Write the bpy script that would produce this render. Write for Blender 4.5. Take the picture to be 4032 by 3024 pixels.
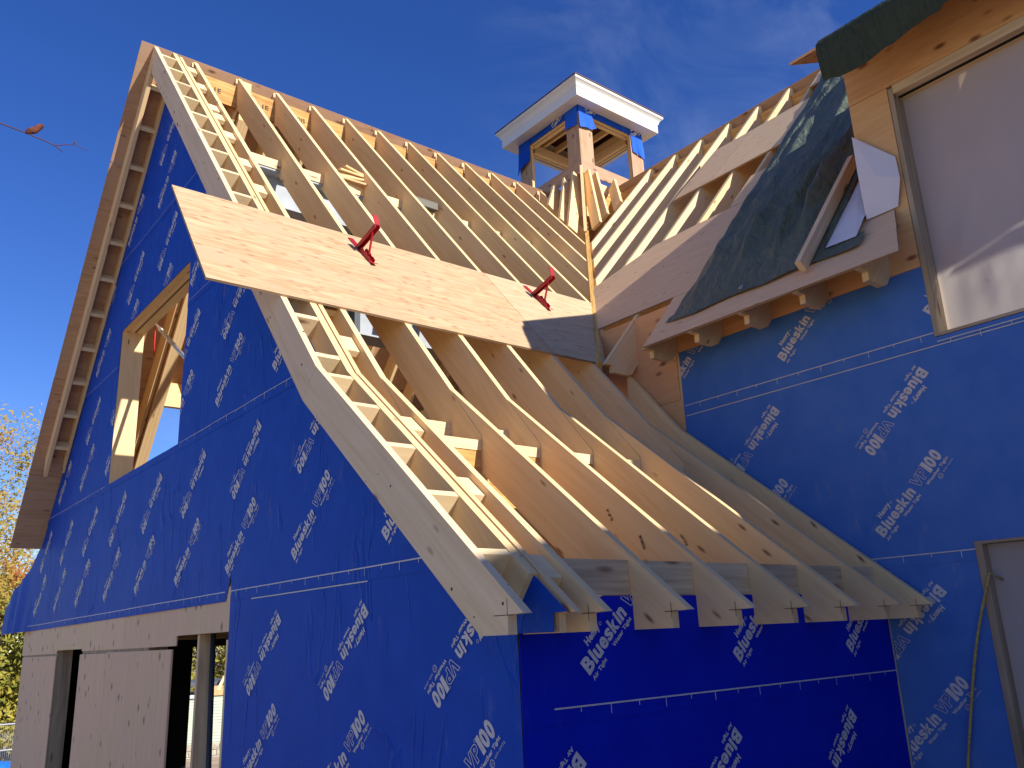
import bpy, bmesh, math, random
from mathutils import Vector, Matrix, noise
random.seed(7)
scn = bpy.context.scene
for o in list(bpy.data.objects): bpy.data.objects.remove(o, do_unlink=True)
COL = scn.collection
R = math.radians
# ------------------------------------------------------------------ camera
def make_camera():
    yaw, pit, rol = 0.686166, 0.287609, -0.0434272
    f0 = Vector((math.sin(yaw), math.cos(yaw), 0)); r0 = Vector((math.cos(yaw), -math.sin(yaw), 0)); u0 = Vector((0, 0, 1))
    fwd = math.cos(pit)*f0 + math.sin(pit)*u0; up = -math.sin(pit)*f0 + math.cos(pit)*u0
    right = math.cos(rol)*r0 + math.sin(rol)*up; up2 = -math.sin(rol)*r0 + math.cos(rol)*up
    cd = bpy.data.cameras.new('camera'); cd.sensor_width = 36; cd.lens = 36*3351.84/4032
    cd.clip_start = .05; cd.clip_end = 3000
    c = bpy.data.objects.new('camera', cd); COL.objects.link(c)
    m = Matrix((right, up2, -fwd)).transposed().to_4x4(); m.translation = Vector((-2.68633, -2.22425, -0.0710812))
    c.matrix_world = m; scn.camera = c
make_camera()
# ------------------------------------------------------------------ world and sun
SUN = Vector((.215, -.855, .475)).normalized()
EL = math.asin(SUN.z); AZ = math.atan2(SUN.x, SUN.y)
w = bpy.data.worlds.new('World'); scn.world = w; w.use_nodes = True
def build_world():
    nt = w.node_tree; nt.nodes.clear(); N = nt.nodes.new; L = nt.links.new
    out = N('ShaderNodeOutputWorld'); bg = N('ShaderNodeBackground'); sky = N('ShaderNodeTexSky')
    sky.sky_type = 'NISHITA'; sky.sun_disc = False; sky.sun_elevation = EL; sky.sun_rotation = AZ
    sky.air_density = 1.0; sky.dust_density = .05; sky.ozone_density = 4.0; sky.altitude = 300
    bg.inputs[1].default_value = .108
    # thin high cirrus, drawn from the view direction over the whole sky
    tc = N('ShaderNodeTexCoord'); mp = N('ShaderNodeMapping'); mp.inputs['Rotation'].default_value = (0, 0, .55); mp.inputs['Scale'].default_value = (2.2, 5.0, 6.0)
    n1 = N('ShaderNodeTexNoise'); n1.inputs['Scale'].default_value = 1.6; n1.inputs['Detail'].default_value = 5; n1.inputs['Roughness'].default_value = .64; n1.inputs['Distortion'].default_value = .5
    n2 = N('ShaderNodeTexNoise'); n2.inputs['Scale'].default_value = 1.15; n2.inputs['Detail'].default_value = 2
    mp2 = N('ShaderNodeMapping'); mp2.inputs['Location'].default_value = CLOUD_OFF
    r1 = N('ShaderNodeMapRange'); r1.inputs[1].default_value = .42; r1.inputs[2].default_value = .78
    r2 = N('ShaderNodeMapRange'); r2.inputs[1].default_value = .50; r2.inputs[2].default_value = .68
    mu = N('ShaderNodeMath'); mu.operation = 'MULTIPLY'; mu2 = N('ShaderNodeMath'); mu2.operation = 'MULTIPLY'; mu2.inputs[1].default_value = .6
    mx = N('ShaderNodeMix'); mx.data_type = 'RGBA'; mx.inputs[7].default_value = (5.5, 6.2, 7.6, 1)
    L(tc.outputs['Generated'], mp.inputs[0]); L(mp.outputs[0], n1.inputs['Vector']); L(tc.outputs['Generated'], mp2.inputs[0]); L(mp2.outputs[0], n2.inputs['Vector'])
    L(n1.outputs[0], r1.inputs[0]); L(n2.outputs[0], r2.inputs[0]); L(r1.outputs[0], mu.inputs[0]); L(r2.outputs[0], mu.inputs[1]); L(mu.outputs[0], mu2.inputs[0])
    sat = N('ShaderNodeHueSaturation'); sat.inputs['Saturation'].default_value = SKY_SAT; sat.inputs['Hue'].default_value = .521; L(sky.outputs[0], sat.inputs['Color'])
    L(mu2.outputs[0], mx.inputs[0]); L(sat.outputs[0], mx.inputs[6]); L(mx.outputs[2], bg.inputs[0]); L(bg.outputs[0], out.inputs[0])
SKY_SAT = 1.25
CLOUD_OFF = (3.3, 2.2, 1.8)
build_world()
sd = bpy.data.lights.new('sun', 'SUN'); sd.energy = 4.8; sd.angle = R(.53); sd.color = (1.0, .945, .86)
so = bpy.data.objects.new('sun', sd); COL.objects.link(so); so.rotation_euler = (-SUN).to_track_quat('-Z', 'Y').to_euler(); so.location = SUN*60
scn.view_settings.view_transform = 'Standard'; scn.view_settings.look = 'None'; scn.view_settings.exposure = .55; scn.view_settings.gamma = 1
scn.render.engine = 'CYCLES'
cy = scn.cycles; cy.max_bounces = 8; cy.diffuse_bounces = 5; cy.glossy_bounces = 3; cy.transmission_bounces = 6; cy.transparent_max_bounces = 8
cy.sample_clamp_indirect = 8; cy.use_denoising = True
scn.render.resolution_x = 1024; scn.render.resolution_y = 768

# ------------------------------------------------------------------ building numbers (metres, roof tail tips at z = 0)
GROUND = -2.6
KY, KZ = 1.56884, 1.28126          # where the roof kicks
RY, RZ = 5.2585, 5.5604            # ridge
T1 = (RZ-KZ)/(RY-KY); T2 = KZ/KY   # upper and lower slope of the roof
C1 = 1/math.hypot(1, T1); C2 = 1/math.hypot(1, T2)
XA, YB, XC = -.637, .294, 2.011    # wall faces: gable wall, eave wall, side wall of the main wing
RX = 4.868                          # ridge of the main wing
S16 = .4064
TH = .038
roof_z = lambda y: max(KZ+(y-KY)*T1, KZ+(y-KY)*T2) if y <= RY else RZ-(y-RY)*T1
def up_pt(s, d=0):                  # point s metres above the kick measured up the upper slope, d metres off it
    return (KY+s*C1-d*T1*C1, KZ+s*T1*C1+d*C1)
def lo_pt(s, d=0):                  # the same on the lower slope, s negative downwards
    return (KY+s*C2-d*T2*C2, KZ+s*T2*C2+d*C2)
def main_z(x): return RZ-(RX-x)*T1

# ------------------------------------------------------------------ materials
MATS = {}
def nodes(name):
    m = bpy.data.materials.new(name); m.use_nodes = True; nt = m.node_tree
    b = nt.nodes['Principled BSDF']; MATS[name] = m
    return m, nt, b, nt.nodes.new, nt.links.new
def rgb(c): return (c[0], c[1], c[2], 1)
def wood(name, light, dark, knot=(.16, .07, .03), knots=.11, grain=(1.1, 26, 26), contrast=1.0, rough=.72, vary=.14, kscale=(2.3, 8.5, 8.5), patch=None, bump=.12, nails=0):
    m, nt, b, N, L = nodes(name)
    at = N('ShaderNodeAttribute'); at.attribute_name = 'gr'
    oi = N('ShaderNodeObjectInfo')
    sc = N('ShaderNodeVectorMath'); sc.operation = 'MULTIPLY'; sc.inputs[1].default_value = grain; L(at.outputs['Vector'], sc.inputs[0])
    n1 = N('ShaderNodeTexNoise'); n1.inputs['Scale'].default_value = 1; n1.inputs['Detail'].default_value = 3; n1.inputs['Roughness'].default_value = .62; n1.inputs['Distortion'].default_value = .5; L(sc.outputs[0], n1.inputs['Vector'])
    s2 = N('ShaderNodeVectorMath'); s2.operation = 'MULTIPLY'; s2.inputs[1].default_value = (grain[0]*.55, grain[1]*.16, grain[2]*.16); L(at.outputs['Vector'], s2.inputs[0])
    n2 = N('ShaderNodeTexNoise'); n2.inputs['Scale'].default_value = 1; n2.inputs['Detail'].default_value = 1; n2.inputs['Distortion'].default_value = .9; L(s2.outputs[0], n2.inputs['Vector'])
    # cathedral rings
    wv = N('ShaderNodeMath'); wv.operation = 'MULTIPLY'; wv.inputs[1].default_value = 38; L(n2.outputs[0], wv.inputs[0])
    sn = N('ShaderNodeMath'); sn.operation = 'SINE'; L(wv.outputs[0], sn.inputs[0])
    mr = N('ShaderNodeMapRange'); mr.inputs[1].default_value = -1; mr.inputs[2].default_value = 1; mr.inputs[3].default_value = -.16*contrast; mr.inputs[4].default_value = .16*contrast; L(sn.outputs[0], mr.inputs[0])
    m1 = N('ShaderNodeMapRange'); m1.inputs[1].default_value = .3; m1.inputs[2].default_value = .7; m1.inputs[3].default_value = .5-.5*contrast; m1.inputs[4].default_value = .5+.5*contrast; L(n1.outputs[0], m1.inputs[0])
    ad = N('ShaderNodeMath'); ad.operation = 'ADD'; ad.use_clamp = True; L(m1.outputs[0], ad.inputs[0]); L(mr.outputs[0], ad.inputs[1])
    mx = N('ShaderNodeMix'); mx.data_type = 'RGBA'; mx.inputs[6].default_value = rgb(dark); mx.inputs[7].default_value = rgb(light); L(ad.outputs[0], mx.inputs[0])
    col = mx.outputs[2]
    if patch:
        s4 = N('ShaderNodeVectorMath'); s4.operation = 'MULTIPLY'; s4.inputs[1].default_value = (1.6, 4.5, 4.5); L(at.outputs['Vector'], s4.inputs[0])
        n4 = N('ShaderNodeTexNoise'); n4.inputs['Scale'].default_value = 1; n4.inputs['Detail'].default_value = 4; n4.inputs['Distortion'].default_value = .8; L(s4.outputs[0], n4.inputs['Vector'])
        r4 = N('ShaderNodeMapRange'); r4.inputs[1].default_value = .46; r4.inputs[2].default_value = .66; L(n4.outputs[0], r4.inputs[0])
        m4 = N('ShaderNodeMix'); m4.data_type = 'RGBA'; m4.inputs[7].default_value = rgb(patch); L(r4.outputs[0], m4.inputs[0]); L(col, m4.inputs[6]); col = m4.outputs[2]
    # knots
    s3 = N('ShaderNodeVectorMath'); s3.operation = 'MULTIPLY'; s3.inputs[1].default_value = kscale; L(at.outputs['Vector'], s3.inputs[0])
    vo = N('ShaderNodeTexVoronoi'); vo.inputs['Scale'].default_value = 1; L(s3.outputs[0], vo.inputs['Vector'])
    rk = N('ShaderNodeMapRange'); rk.inputs[1].default_value = knots*1.5; rk.inputs[2].default_value = knots*.55; rk.inputs[3].default_value = 0; rk.inputs[4].default_value = .85; L(vo.outputs['Distance'], rk.inputs[0])
    sp = N('ShaderNodeSeparateColor'); L(vo.outputs['Color'], sp.inputs[0])
    gt = N('ShaderNodeMath'); gt.operation = 'GREATER_THAN'; gt.inputs[1].default_value = .35; L(sp.outputs[0], gt.inputs[0])
    km = N('ShaderNodeMath'); km.operation = 'MULTIPLY'; L(rk.outputs[0], km.inputs[0]); L(gt.outputs[0], km.inputs[1])
    mk = N('ShaderNodeMix'); mk.data_type = 'RGBA'; mk.inputs[7].default_value = rgb(knot); L(km.outputs[0], mk.inputs[0]); L(col, mk.inputs[6]); col = mk.outputs[2]
    if nails:
        v2 = N('ShaderNodeTexVoronoi'); v2.inputs['Scale'].default_value = 17; L(at.outputs['Vector'], v2.inputs['Vector'])
        rn = N('ShaderNodeMath'); rn.operation = 'LESS_THAN'; rn.inputs[1].default_value = .13; L(v2.outputs['Distance'], rn.inputs[0])
        s2c = N('ShaderNodeSeparateColor'); L(v2.outputs['Color'], s2c.inputs[0]); g2 = N('ShaderNodeMath'); g2.operation = 'GREATER_THAN'; g2.inputs[1].default_value = .7; L(s2c.outputs[1], g2.inputs[0])
        mn = N('ShaderNodeMath'); mn.operation = 'MULTIPLY'; L(rn.outputs[0], mn.inputs[0]); L(g2.outputs[0], mn.inputs[1])
        mb = N('ShaderNodeMix'); mb.data_type = 'RGBA'; mb.inputs[7].default_value = (.06, .045, .035, 1); L(mn.outputs[0], mb.inputs[0]); L(col, mb.inputs[6]); col = mb.outputs[2]
    # board to board variation
    rv = N('ShaderNodeMapRange'); rv.inputs[3].default_value = 1-vary; rv.inputs[4].default_value = 1+vary; L(oi.outputs['Random'], rv.inputs[0])
    hs = N('ShaderNodeHueSaturation'); L(rv.outputs[0], hs.inputs['Value']); L(col, hs.inputs['Color'])
    rh = N('ShaderNodeMath'); rh.operation = 'FRACT'; mm = N('ShaderNodeMath'); mm.operation = 'MULTIPLY'; mm.inputs[1].default_value = 7.31; L(oi.outputs['Random'], mm.inputs[0]); L(mm.outputs[0], rh.inputs[0])
    rr = N('ShaderNodeMapRange'); rr.inputs[3].default_value = .495; rr.inputs[4].default_value = .506; L(rh.outputs[0], rr.inputs[0]); L(rr.outputs[0], hs.inputs['Hue'])
    L(hs.outputs[0], b.inputs['Base Color']); b.inputs['Roughness'].default_value = rough; b.inputs['Specular IOR Level'].default_value = .25
    bp = N('ShaderNodeBump'); bp.inputs['Strength'].default_value = bump; bp.inputs['Distance'].default_value = .004; L(n1.outputs[0], bp.inputs['Height']); L(bp.outputs[0], b.inputs['Normal'])
    return m
wood('lumber', (.80, .59, .315), (.72, .495, .24), contrast=.85, vary=.09, knots=.09, kscale=(3.2, 11, 11))
wood('lumber_pale', (.82, .645, .385), (.74, .54, .29), contrast=.7, vary=.06)
wood('lumber_grey', (.70, .53, .33), (.48, .34, .20), contrast=1.3)
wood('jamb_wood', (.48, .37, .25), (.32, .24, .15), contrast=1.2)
wood('weathered_block', (.27, .25, .2), (.13, .125, .1), contrast=1.2)
wood('barge_lumber', (.80, .60, .39), (.69, .49, .29), nails=1, contrast=.9, vary=.02, knots=.10, kscale=(3.4, 9, 9))
wood('laminated_beam', (.62, .37, .12), (.42, .2, .05), knots=.02, grain=(2.2, 30, 55), contrast=1.2)
wood('roof_plywood', (.58, .40, .235), (.43, .265, .14), knot=(.34, .155, .085), knots=.18, grain=(3.2, 42, 42), patch=(.53, .33, .20), contrast=1.35, kscale=(7.5, 21, 21), vary=.05)
wood('tan_plywood', (.78, .545, .325), (.69, .465, .26), knot=(.36, .18, .11), knots=.12, grain=(3.2, 42, 42), contrast=1.0, kscale=(6, 17, 17), vary=.05)
wood('pale_plywood', (.60, .435, .275), (.48, .325, .19), knot=(.34, .19, .11), knots=.14, grain=(3.2, 42, 42), contrast=1.2, kscale=(7, 20, 20), vary=.04)
wood('soffit_plywood', (.52, .33, .20), (.41, .24, .135), knot=(.13, .05, .025), knots=.15, grain=(2.4, 32, 32), patch=(.48, .31, .2), contrast=1.0, kscale=(4.2, 11, 11), vary=.06)
wood('orange_plywood', (.78, .46, .21), (.68, .36, .145), knot=(.15, .04, .015), knots=.17, grain=(2.2, 30, 30), patch=(.72, .38, .17), contrast=1.0, kscale=(5.5, 12, 12), vary=.05)
wood('wall_plywood', (.80, .57, .36), (.71, .475, .28), knot=(.25, .13, .085), knots=.17, grain=(2.0, 24, 24), patch=(.76, .50, .335), contrast=.8, kscale=(6.5, 8.5, 8.5), vary=.07)
def plain(name, c, rough=.6, metal=0, spec=.4, ns=0, namt=0, bump=0):
    m, nt, b, N, L = nodes(name)
    b.inputs['Base Color'].default_value = rgb(c); b.inputs['Roughness'].default_value = rough; b.inputs['Metallic'].default_value = metal; b.inputs['Specular IOR Level'].default_value = spec
    if ns:
        tc = N('ShaderNodeTexCoord'); n = N('ShaderNodeTexNoise'); n.inputs['Scale'].default_value = ns; n.inputs['Detail'].default_value = 6; L(tc.outputs['Object'], n.inputs['Vector'])
        mr = N('ShaderNodeMapRange'); mr.inputs[1].default_value = .3; mr.inputs[2].default_value = .7; mr.inputs[3].default_value = 1-namt; mr.inputs[4].default_value = 1+namt; L(n.outputs[0], mr.inputs[0])
        hs = N('ShaderNodeHueSaturation'); hs.inputs['Color'].default_value = rgb(c); L(mr.outputs[0], hs.inputs['Value']); L(hs.outputs[0], b.inputs['Base Color'])
        if bump:
            bp = N('ShaderNodeBump'); bp.inputs['Strength'].default_value = bump; bp.inputs['Distance'].default_value = .01; L(n.outputs[0], bp.inputs['Height']); L(bp.outputs[0], b.inputs['Normal'])
    return m
def wrap_mat(name, c, c2, dust=(.3, .28, .26), dust_amt=.1, crease=0):
    m, nt, b, N, L = nodes(name)
    tc = N('ShaderNodeTexCoord')
    n1 = N('ShaderNodeTexNoise'); n1.inputs['Scale'].default_value = 6; n1.inputs['Detail'].default_value = 5; n1.inputs['Roughness'].default_value = .55; L(tc.outputs['Object'], n1.inputs['Vector'])
    mr = N('ShaderNodeMapRange'); mr.inputs[1].default_value = .35; mr.inputs[2].default_value = .65; L(n1.outputs[0], mr.inputs[0])
    mx = N('ShaderNodeMix'); mx.data_type = 'RGBA'; mx.inputs[6].default_value = rgb(c); mx.inputs[7].default_value = rgb(c2); L(mr.outputs[0], mx.inputs[0])
    mp = N('ShaderNodeMapping'); mp.inputs['Scale'].default_value = (9, 9, 4); L(tc.outputs['Object'], mp.inputs[0])
    n2 = N('ShaderNodeTexNoise'); n2.inputs['Scale'].default_value = 1.5; n2.inputs['Detail'].default_value = 8; n2.inputs['Roughness'].default_value = .7; L(mp.outputs[0], n2.inputs['Vector'])
    n3 = N('ShaderNodeTexNoise'); n3.inputs['Scale'].default_value = .9; n3.inputs['Detail'].default_value = 2; L(tc.outputs['Object'], n3.inputs['Vector'])
    d1 = N('ShaderNodeMapRange'); d1.inputs[1].default_value = .56; d1.inputs[2].default_value = .75; L(n2.outputs[0], d1.inputs[0])
    d2 = N('ShaderNodeMapRange'); d2.inputs[1].default_value = .5; d2.inputs[2].default_value = .65; d2.inputs[4].default_value = dust_amt*6; L(n3.outputs[0], d2.inputs[0])
    mu = N('ShaderNodeMath'); mu.operation = 'MULTIPLY'; mu.use_clamp = True; L(d1.outputs[0], mu.inputs[0]); L(d2.outputs[0], mu.inputs[1])
    m2 = N('ShaderNodeMix'); m2.data_type = 'RGBA'; m2.inputs[7].default_value = rgb(dust); L(mu.outputs[0], m2.inputs[0]); L(mx.outputs[2], m2.inputs[6])
    L(m2.outputs[2], b.inputs['Base Color']); b.inputs['Roughness'].default_value = .6; b.inputs['Specular IOR Level'].default_value = .14
    n4 = N('ShaderNodeTexNoise'); n4.inputs['Scale'].default_value = 22; n4.inputs['Detail'].default_value = 3; L(tc.outputs['Object'], n4.inputs['Vector'])
    bp = N('ShaderNodeBump'); bp.inputs['Strength'].default_value = .12; bp.inputs['Distance'].default_value = .006; L(n4.outputs[0], bp.inputs['Height']); L(bp.outputs[0], b.inputs['Normal'])
    if crease:
        m5 = N('ShaderNodeMapping'); m5.inputs['Rotation'].default_value = (.35, 0, 0); m5.inputs['Scale'].default_value = (1, 2.6, .75); L(tc.outputs['Object'], m5.inputs[0])
        n5 = N('ShaderNodeTexNoise'); n5.inputs['Scale'].default_value = 1.5; n5.inputs['Detail'].default_value = 4; n5.inputs['Distortion'].default_value = .7; L(m5.outputs[0], n5.inputs['Vector'])
        s5 = N('ShaderNodeMath'); s5.operation = 'SUBTRACT'; s5.inputs[1].default_value = .5; L(n5.outputs[0], s5.inputs[0])
        a5 = N('ShaderNodeMath'); a5.operation = 'ABSOLUTE'; L(s5.outputs[0], a5.inputs[0])
        r5 = N('ShaderNodeMapRange'); r5.inputs[1].default_value = .0; r5.inputs[2].default_value = .03; r5.inputs[3].default_value = 1; r5.inputs[4].default_value = 0; L(a5.outputs[0], r5.inputs[0])
        n6 = N('ShaderNodeTexNoise'); n6.inputs['Scale'].default_value = 1.9; n6.inputs['Detail'].default_value = 2; L(tc.outputs['Object'], n6.inputs['Vector'])
        r6 = N('ShaderNodeMapRange'); r6.inputs[1].default_value = .48; r6.inputs[2].default_value = .62; L(n6.outputs[0], r6.inputs[0])
        m6 = N('ShaderNodeMath'); m6.operation = 'MULTIPLY'; L(r5.outputs[0], m6.inputs[0]); L(r6.outputs[0], m6.inputs[1])
        b5 = N('ShaderNodeBump'); b5.inputs['Strength'].default_value = .5; b5.inputs['Distance'].default_value = .02; L(m6.outputs[0], b5.inputs['Height']); L(bp.outputs[0], b5.inputs['Normal']); L(b5.outputs[0], b.inputs['Normal'])
wrap_mat('blue_wrap', (.001, .055, .40), (.002, .066, .44), dust_amt=.06, crease=1)
wrap_mat('fill_lit_wrap', (.055, .165, .50), (.075, .19, .53), dust=(.18, .25, .45), dust_amt=.12)  # base lightened to carry extra fill light on shaded walls
wrap_mat('blue_wrap_shaded', (.001, .012, .42), (.0015, .016, .46), dust_amt=.01)  # deeper blue base carries the shade on the eave wall
wrap_mat('blue_wrap_flap', (.01, .09, .55), (.014, .11, .60), dust_amt=.02)
plain('print_white', (.60, .56, .55), .6, ns=40, namt=.12)
plain('stamp_ink', (.03, .025, .03), .8)
plain('white_trim', (.66, .65, .62), .45, ns=3, namt=.02)
plain('drip_edge', (.13, .045, .035), .5)
plain('red_steel', (.36, .010, .018), .42, ns=18, namt=.15)
plain('grey_steel', (.035, .045, .055), .55, ns=4, namt=.15)
plain('primed_steel', (.34, .37, .40), .6, ns=5, namt=.12)
plain('zinc', (.55, .54, .5), .4, metal=.8)
plain('red_cord', (.6, .02, .02), .6)
plain('black_foam', (.015, .015, .017), .9)
plain('interior_dark', (.012, .013, .015), .9, ns=3, namt=.3)  # near black stands in for the unlit interior
plain('yellow_rope', (.42, .32, .10), .8, ns=60, namt=.3)
plain('white_membrane', (.68, .66, .70), .5, ns=6, namt=.03, bump=.1)
plain('asphalt_shingle', (.10, .11, .13), .9, ns=25, namt=.3)
plain('green_siding', (.50, .57, .42), .7, ns=8, namt=.04)
plain('field_stone', (.42, .37, .28), .9, ns=9, namt=.35, bump=.4)
plain('dark_glass', (.015, .018, .022), .1, spec=.6)
plain('galvanised', (.45, .46, .48), .5, metal=.3)
plain('bark', (.17, .14, .11), .9, ns=12, namt=.35, bump=.5)
plain('twig_bark', (.085, .035, .045), .7)
plain('bud_brown', (.13, .035, .02), .85, ns=50, namt=.4, bump=.6)
plain('blue_poly', (.02, .16, .60), .45, ns=4, namt=.1)
def leaf_mat(name, cols):
    m, nt, b, N, L = nodes(name)
    at = N('ShaderNodeAttribute'); at.attribute_name = 'tint'
    cr = N('ShaderNodeValToRGB'); e = cr.color_ramp.elements
    while len(e) < len(cols): e.new(.5)
    for i, c in enumerate(cols): e[i].position = i/(len(cols)-1); e[i].color = rgb(c)
    L(at.outputs['Fac'], cr.inputs[0]); L(cr.outputs[0], b.inputs['Base Color']); b.inputs['Roughness'].default_value = .6; b.inputs['Specular IOR Level'].default_value = .2
    tr = N('ShaderNodeBsdfTranslucent'); L(cr.outputs[0], tr.inputs[0]); mx = N('ShaderNodeMixShader'); mx.inputs[0].default_value = .35
    L(b.outputs[0], mx.inputs[1]); L(tr.outputs[0], mx.inputs[2]); L(mx.outputs[0], nt.nodes['Material Output'].inputs[0])
leaf_mat('gold_leaf', [(.18, .19, .04), (.42, .34, .07), (.55, .38, .09), (.45, .24, .08)])
leaf_mat('green_gold_leaf', [(.10, .14, .03), (.26, .27, .05), (.50, .42, .08), (.36, .34, .07)])
leaf_mat('rust_leaf', [(.42, .14, .05), (.55, .25, .07), (.50, .34, .09), (.34, .24, .06)])
def plastic_mat():
    m, nt, b, N, L = nodes('clear_poly')
    b.inputs['Base Color'].default_value = (.78, .71, .68, 1); b.inputs['Roughness'].default_value = .42; b.inputs['Specular IOR Level'].default_value = .35
    tr = N('ShaderNodeBsdfTranslucent'); tr.inputs[0].default_value = (.86, .80, .74, 1)
    tp = N('ShaderNodeBsdfTransparent'); tp.inputs[0].default_value = (.9, .88, .86, 1)
    m1 = N('ShaderNodeMixShader'); m1.inputs[0].default_value = .5; m2 = N('ShaderNodeMixShader'); m2.inputs[0].default_value = .10
    L(b.outputs[0], m1.inputs[1]); L(tr.outputs[0], m1.inputs[2]); L(m1.outputs[0], m2.inputs[1]); L(tp.outputs[0], m2.inputs[2]); L(m2.outputs[0], nt.nodes['Material Output'].inputs[0])
plastic_mat()
def tarp_mat(name, c, rough, spec):
    m, nt, b, N, L = nodes(name)
    tc = N('ShaderNodeTexCoord'); n = N('ShaderNodeTexNoise'); n.inputs['Scale'].default_value = 3; n.inputs['Detail'].default_value = 7; L(tc.outputs['Object'], n.inputs['Vector'])
    mr = N('ShaderNodeMapRange'); mr.inputs[3].default_value = .75; mr.inputs[4].default_value = 1.25; L(n.outputs[0], mr.inputs[0])
    hs = N('ShaderNodeHueSaturation'); hs.inputs['Color'].default_value = rgb(c); L(mr.outputs[0], hs.inputs['Value']); L(hs.outputs[0], b.inputs['Base Color'])
    b.inputs['Roughness'].default_value = rough; b.inputs['Specular IOR Level'].default_value = spec
    n2 = N('ShaderNodeTexNoise'); n2.inputs['Scale'].default_value = 7; n2.inputs['Detail'].default_value = 6; n2.inputs['Distortion'].default_value = 1.6; m9 = N('ShaderNodeMapping'); m9.inputs['Scale'].default_value = (.8, 1.9, .8); L(tc.outputs['Object'], m9.inputs[0]); L(m9.outputs[0], n2.inputs['Vector'])
    bp = N('ShaderNodeBump'); bp.inputs['Strength'].default_value = .9; bp.inputs['Distance'].default_value = .045; L(n2.outputs[0], bp.inputs['Height']); L(bp.outputs[0], b.inputs['Normal'])
tarp_mat('green_tarp', (.12, .142, .105), .5, .2)
tarp_mat('olive_tarp', (.045, .055, .028), .6, .2)
def ground_mat():
    m, nt, b, N, L = nodes('bare_earth')
    tc = N('ShaderNodeTexCoord'); n = N('ShaderNodeTexNoise'); n.inputs['Scale'].default_value = .8; n.inputs['Detail'].default_value = 10; L(tc.outputs['Object'], n.inputs['Vector'])
    cr = N('ShaderNodeValToRGB'); e = cr.color_ramp.elements; e[0].position = .3; e[0].color = (.30, .21, .13, 1); e[1].position = .7; e[1].color = (.55, .42, .28, 1)
    L(n.outputs[0], cr.inputs[0]); L(cr.outputs[0], b.inputs['Base Color']); b.inputs['Roughness'].default_value = .95
    bp = N('ShaderNodeBump'); bp.inputs['Strength'].default_value = .6; bp.inputs['Distance'].default_value = .08; L(n.outputs[0], bp.inputs['Height']); L(bp.outputs[0], b.inputs['Normal'])
ground_mat()

# ------------------------------------------------------------------ object helpers
def tag(o, label=None, cat=None, group=None, kind=None):
    if label: o['label'] = label
    if cat: o['category'] = cat
    if group: o['group'] = group
    if kind: o['kind'] = kind
    return o
def thing(name, label, cat, loc=(0, 0, 0), group=None):
    o = bpy.data.objects.new(name, None); o.empty_display_size = .3; COL.objects.link(o); o.location = loc
    return tag(o, label, cat, group)
AX = {'x': Vector((1, 0, 0)), 'y': Vector((0, 1, 0)), 'z': Vector((0, 0, 1))}
def mk(name, verts, faces, mat, parent=None, grain='z', smooth=False, mesh=None):
    if mesh is None:
        mesh = bpy.data.meshes.new(name); mesh.from_pydata([tuple(v) for v in verts], [], faces); mesh.update()
        g = AX[grain] if isinstance(grain, str) else Vector(grain).normalized()
        a = g.orthogonal().normalized(); b = g.cross(a)
        off = Vector((random.uniform(-50, 50), random.uniform(-50, 50), random.uniform(-50, 50)))
        at = mesh.attributes.new('gr', 'FLOAT_VECTOR', 'POINT'); buf = []
        for v in mesh.vertices: buf += [v.co.dot(g)+off.x, v.co.dot(a)+off.y, v.co.dot(b)+off.z]
        at.data.foreach_set('vector', buf)
    if mat and not mesh.materials: mesh.materials.append(MATS[mat])
    if smooth:
        for p in mesh.polygons: p.use_smooth = True
    o = bpy.data.objects.new(name, mesh); COL.objects.link(o)
    if parent:
        o.parent = parent
        if parent.type == 'EMPTY' and parent.rotation_euler[2] == 0: o.location = -parent.location
    return o
def recalc(o):
    bm = bmesh.new(); bm.from_mesh(o.data); bmesh.ops.recalc_face_normals(bm, faces=bm.faces); bm.to_mesh(o.data); bm.free(); return o
def prism(name, poly, axis, a0, a1, mat, parent=None, grain='z'):
    """extrude a polygon; axis x: poly in (y,z); y: (x,z); z: (x,y)"""
    mp = {'x': lambda p, a: (a, p[0], p[1]), 'y': lambda p, a: (p[0], a, p[1]), 'z': lambda p, a: (p[0], p[1], a)}[axis]
    n = len(poly); v = [mp(p, a0) for p in poly]+[mp(p, a1) for p in poly]
    f = [tuple(range(n)), tuple(range(2*n-1, n-1, -1))]+[(i, i+n, (i+1) % n+n, (i+1) % n) for i in range(n)]
    return recalc(mk(name, v, f, mat, parent, grain))
def box(name, x0, x1, y0, y1, z0, z1, mat, parent=None, grain='x'):
    v = [(x, y, z) for x in (x0, x1) for y in (y0, y1) for z in (z0, z1)]
    f = [(0, 1, 3, 2), (4, 6, 7, 5), (0, 4, 5, 1), (2, 3, 7, 6), (0, 2, 6, 4), (1, 5, 7, 3)]
    return recalc(mk(name, v, f, mat, parent, grain))
def bar(name, p, q, wd, dp, mat, parent=None, side=None):
    """rectangular bar between two points; wd along side vector, dp along the other"""
    p, q = Vector(p), Vector(q); d = (q-p).normalized()
    s = Vector(side) if side else d.orthogonal(); s = (s-d*s.dot(d)).normalized(); t = d.cross(s)
    v = [c+s*a*wd/2+t*b*dp/2 for c in (p, q) for a, b in ((-1, -1), (1, -1), (1, 1), (-1, 1))]
    f = [(3, 2, 1, 0), (4, 5, 6, 7)]+[(i, (i+1) % 4, (i+1) % 4+4, i+4) for i in range(4)]
    return recalc(mk(name, v, f, mat, parent, d))
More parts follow.
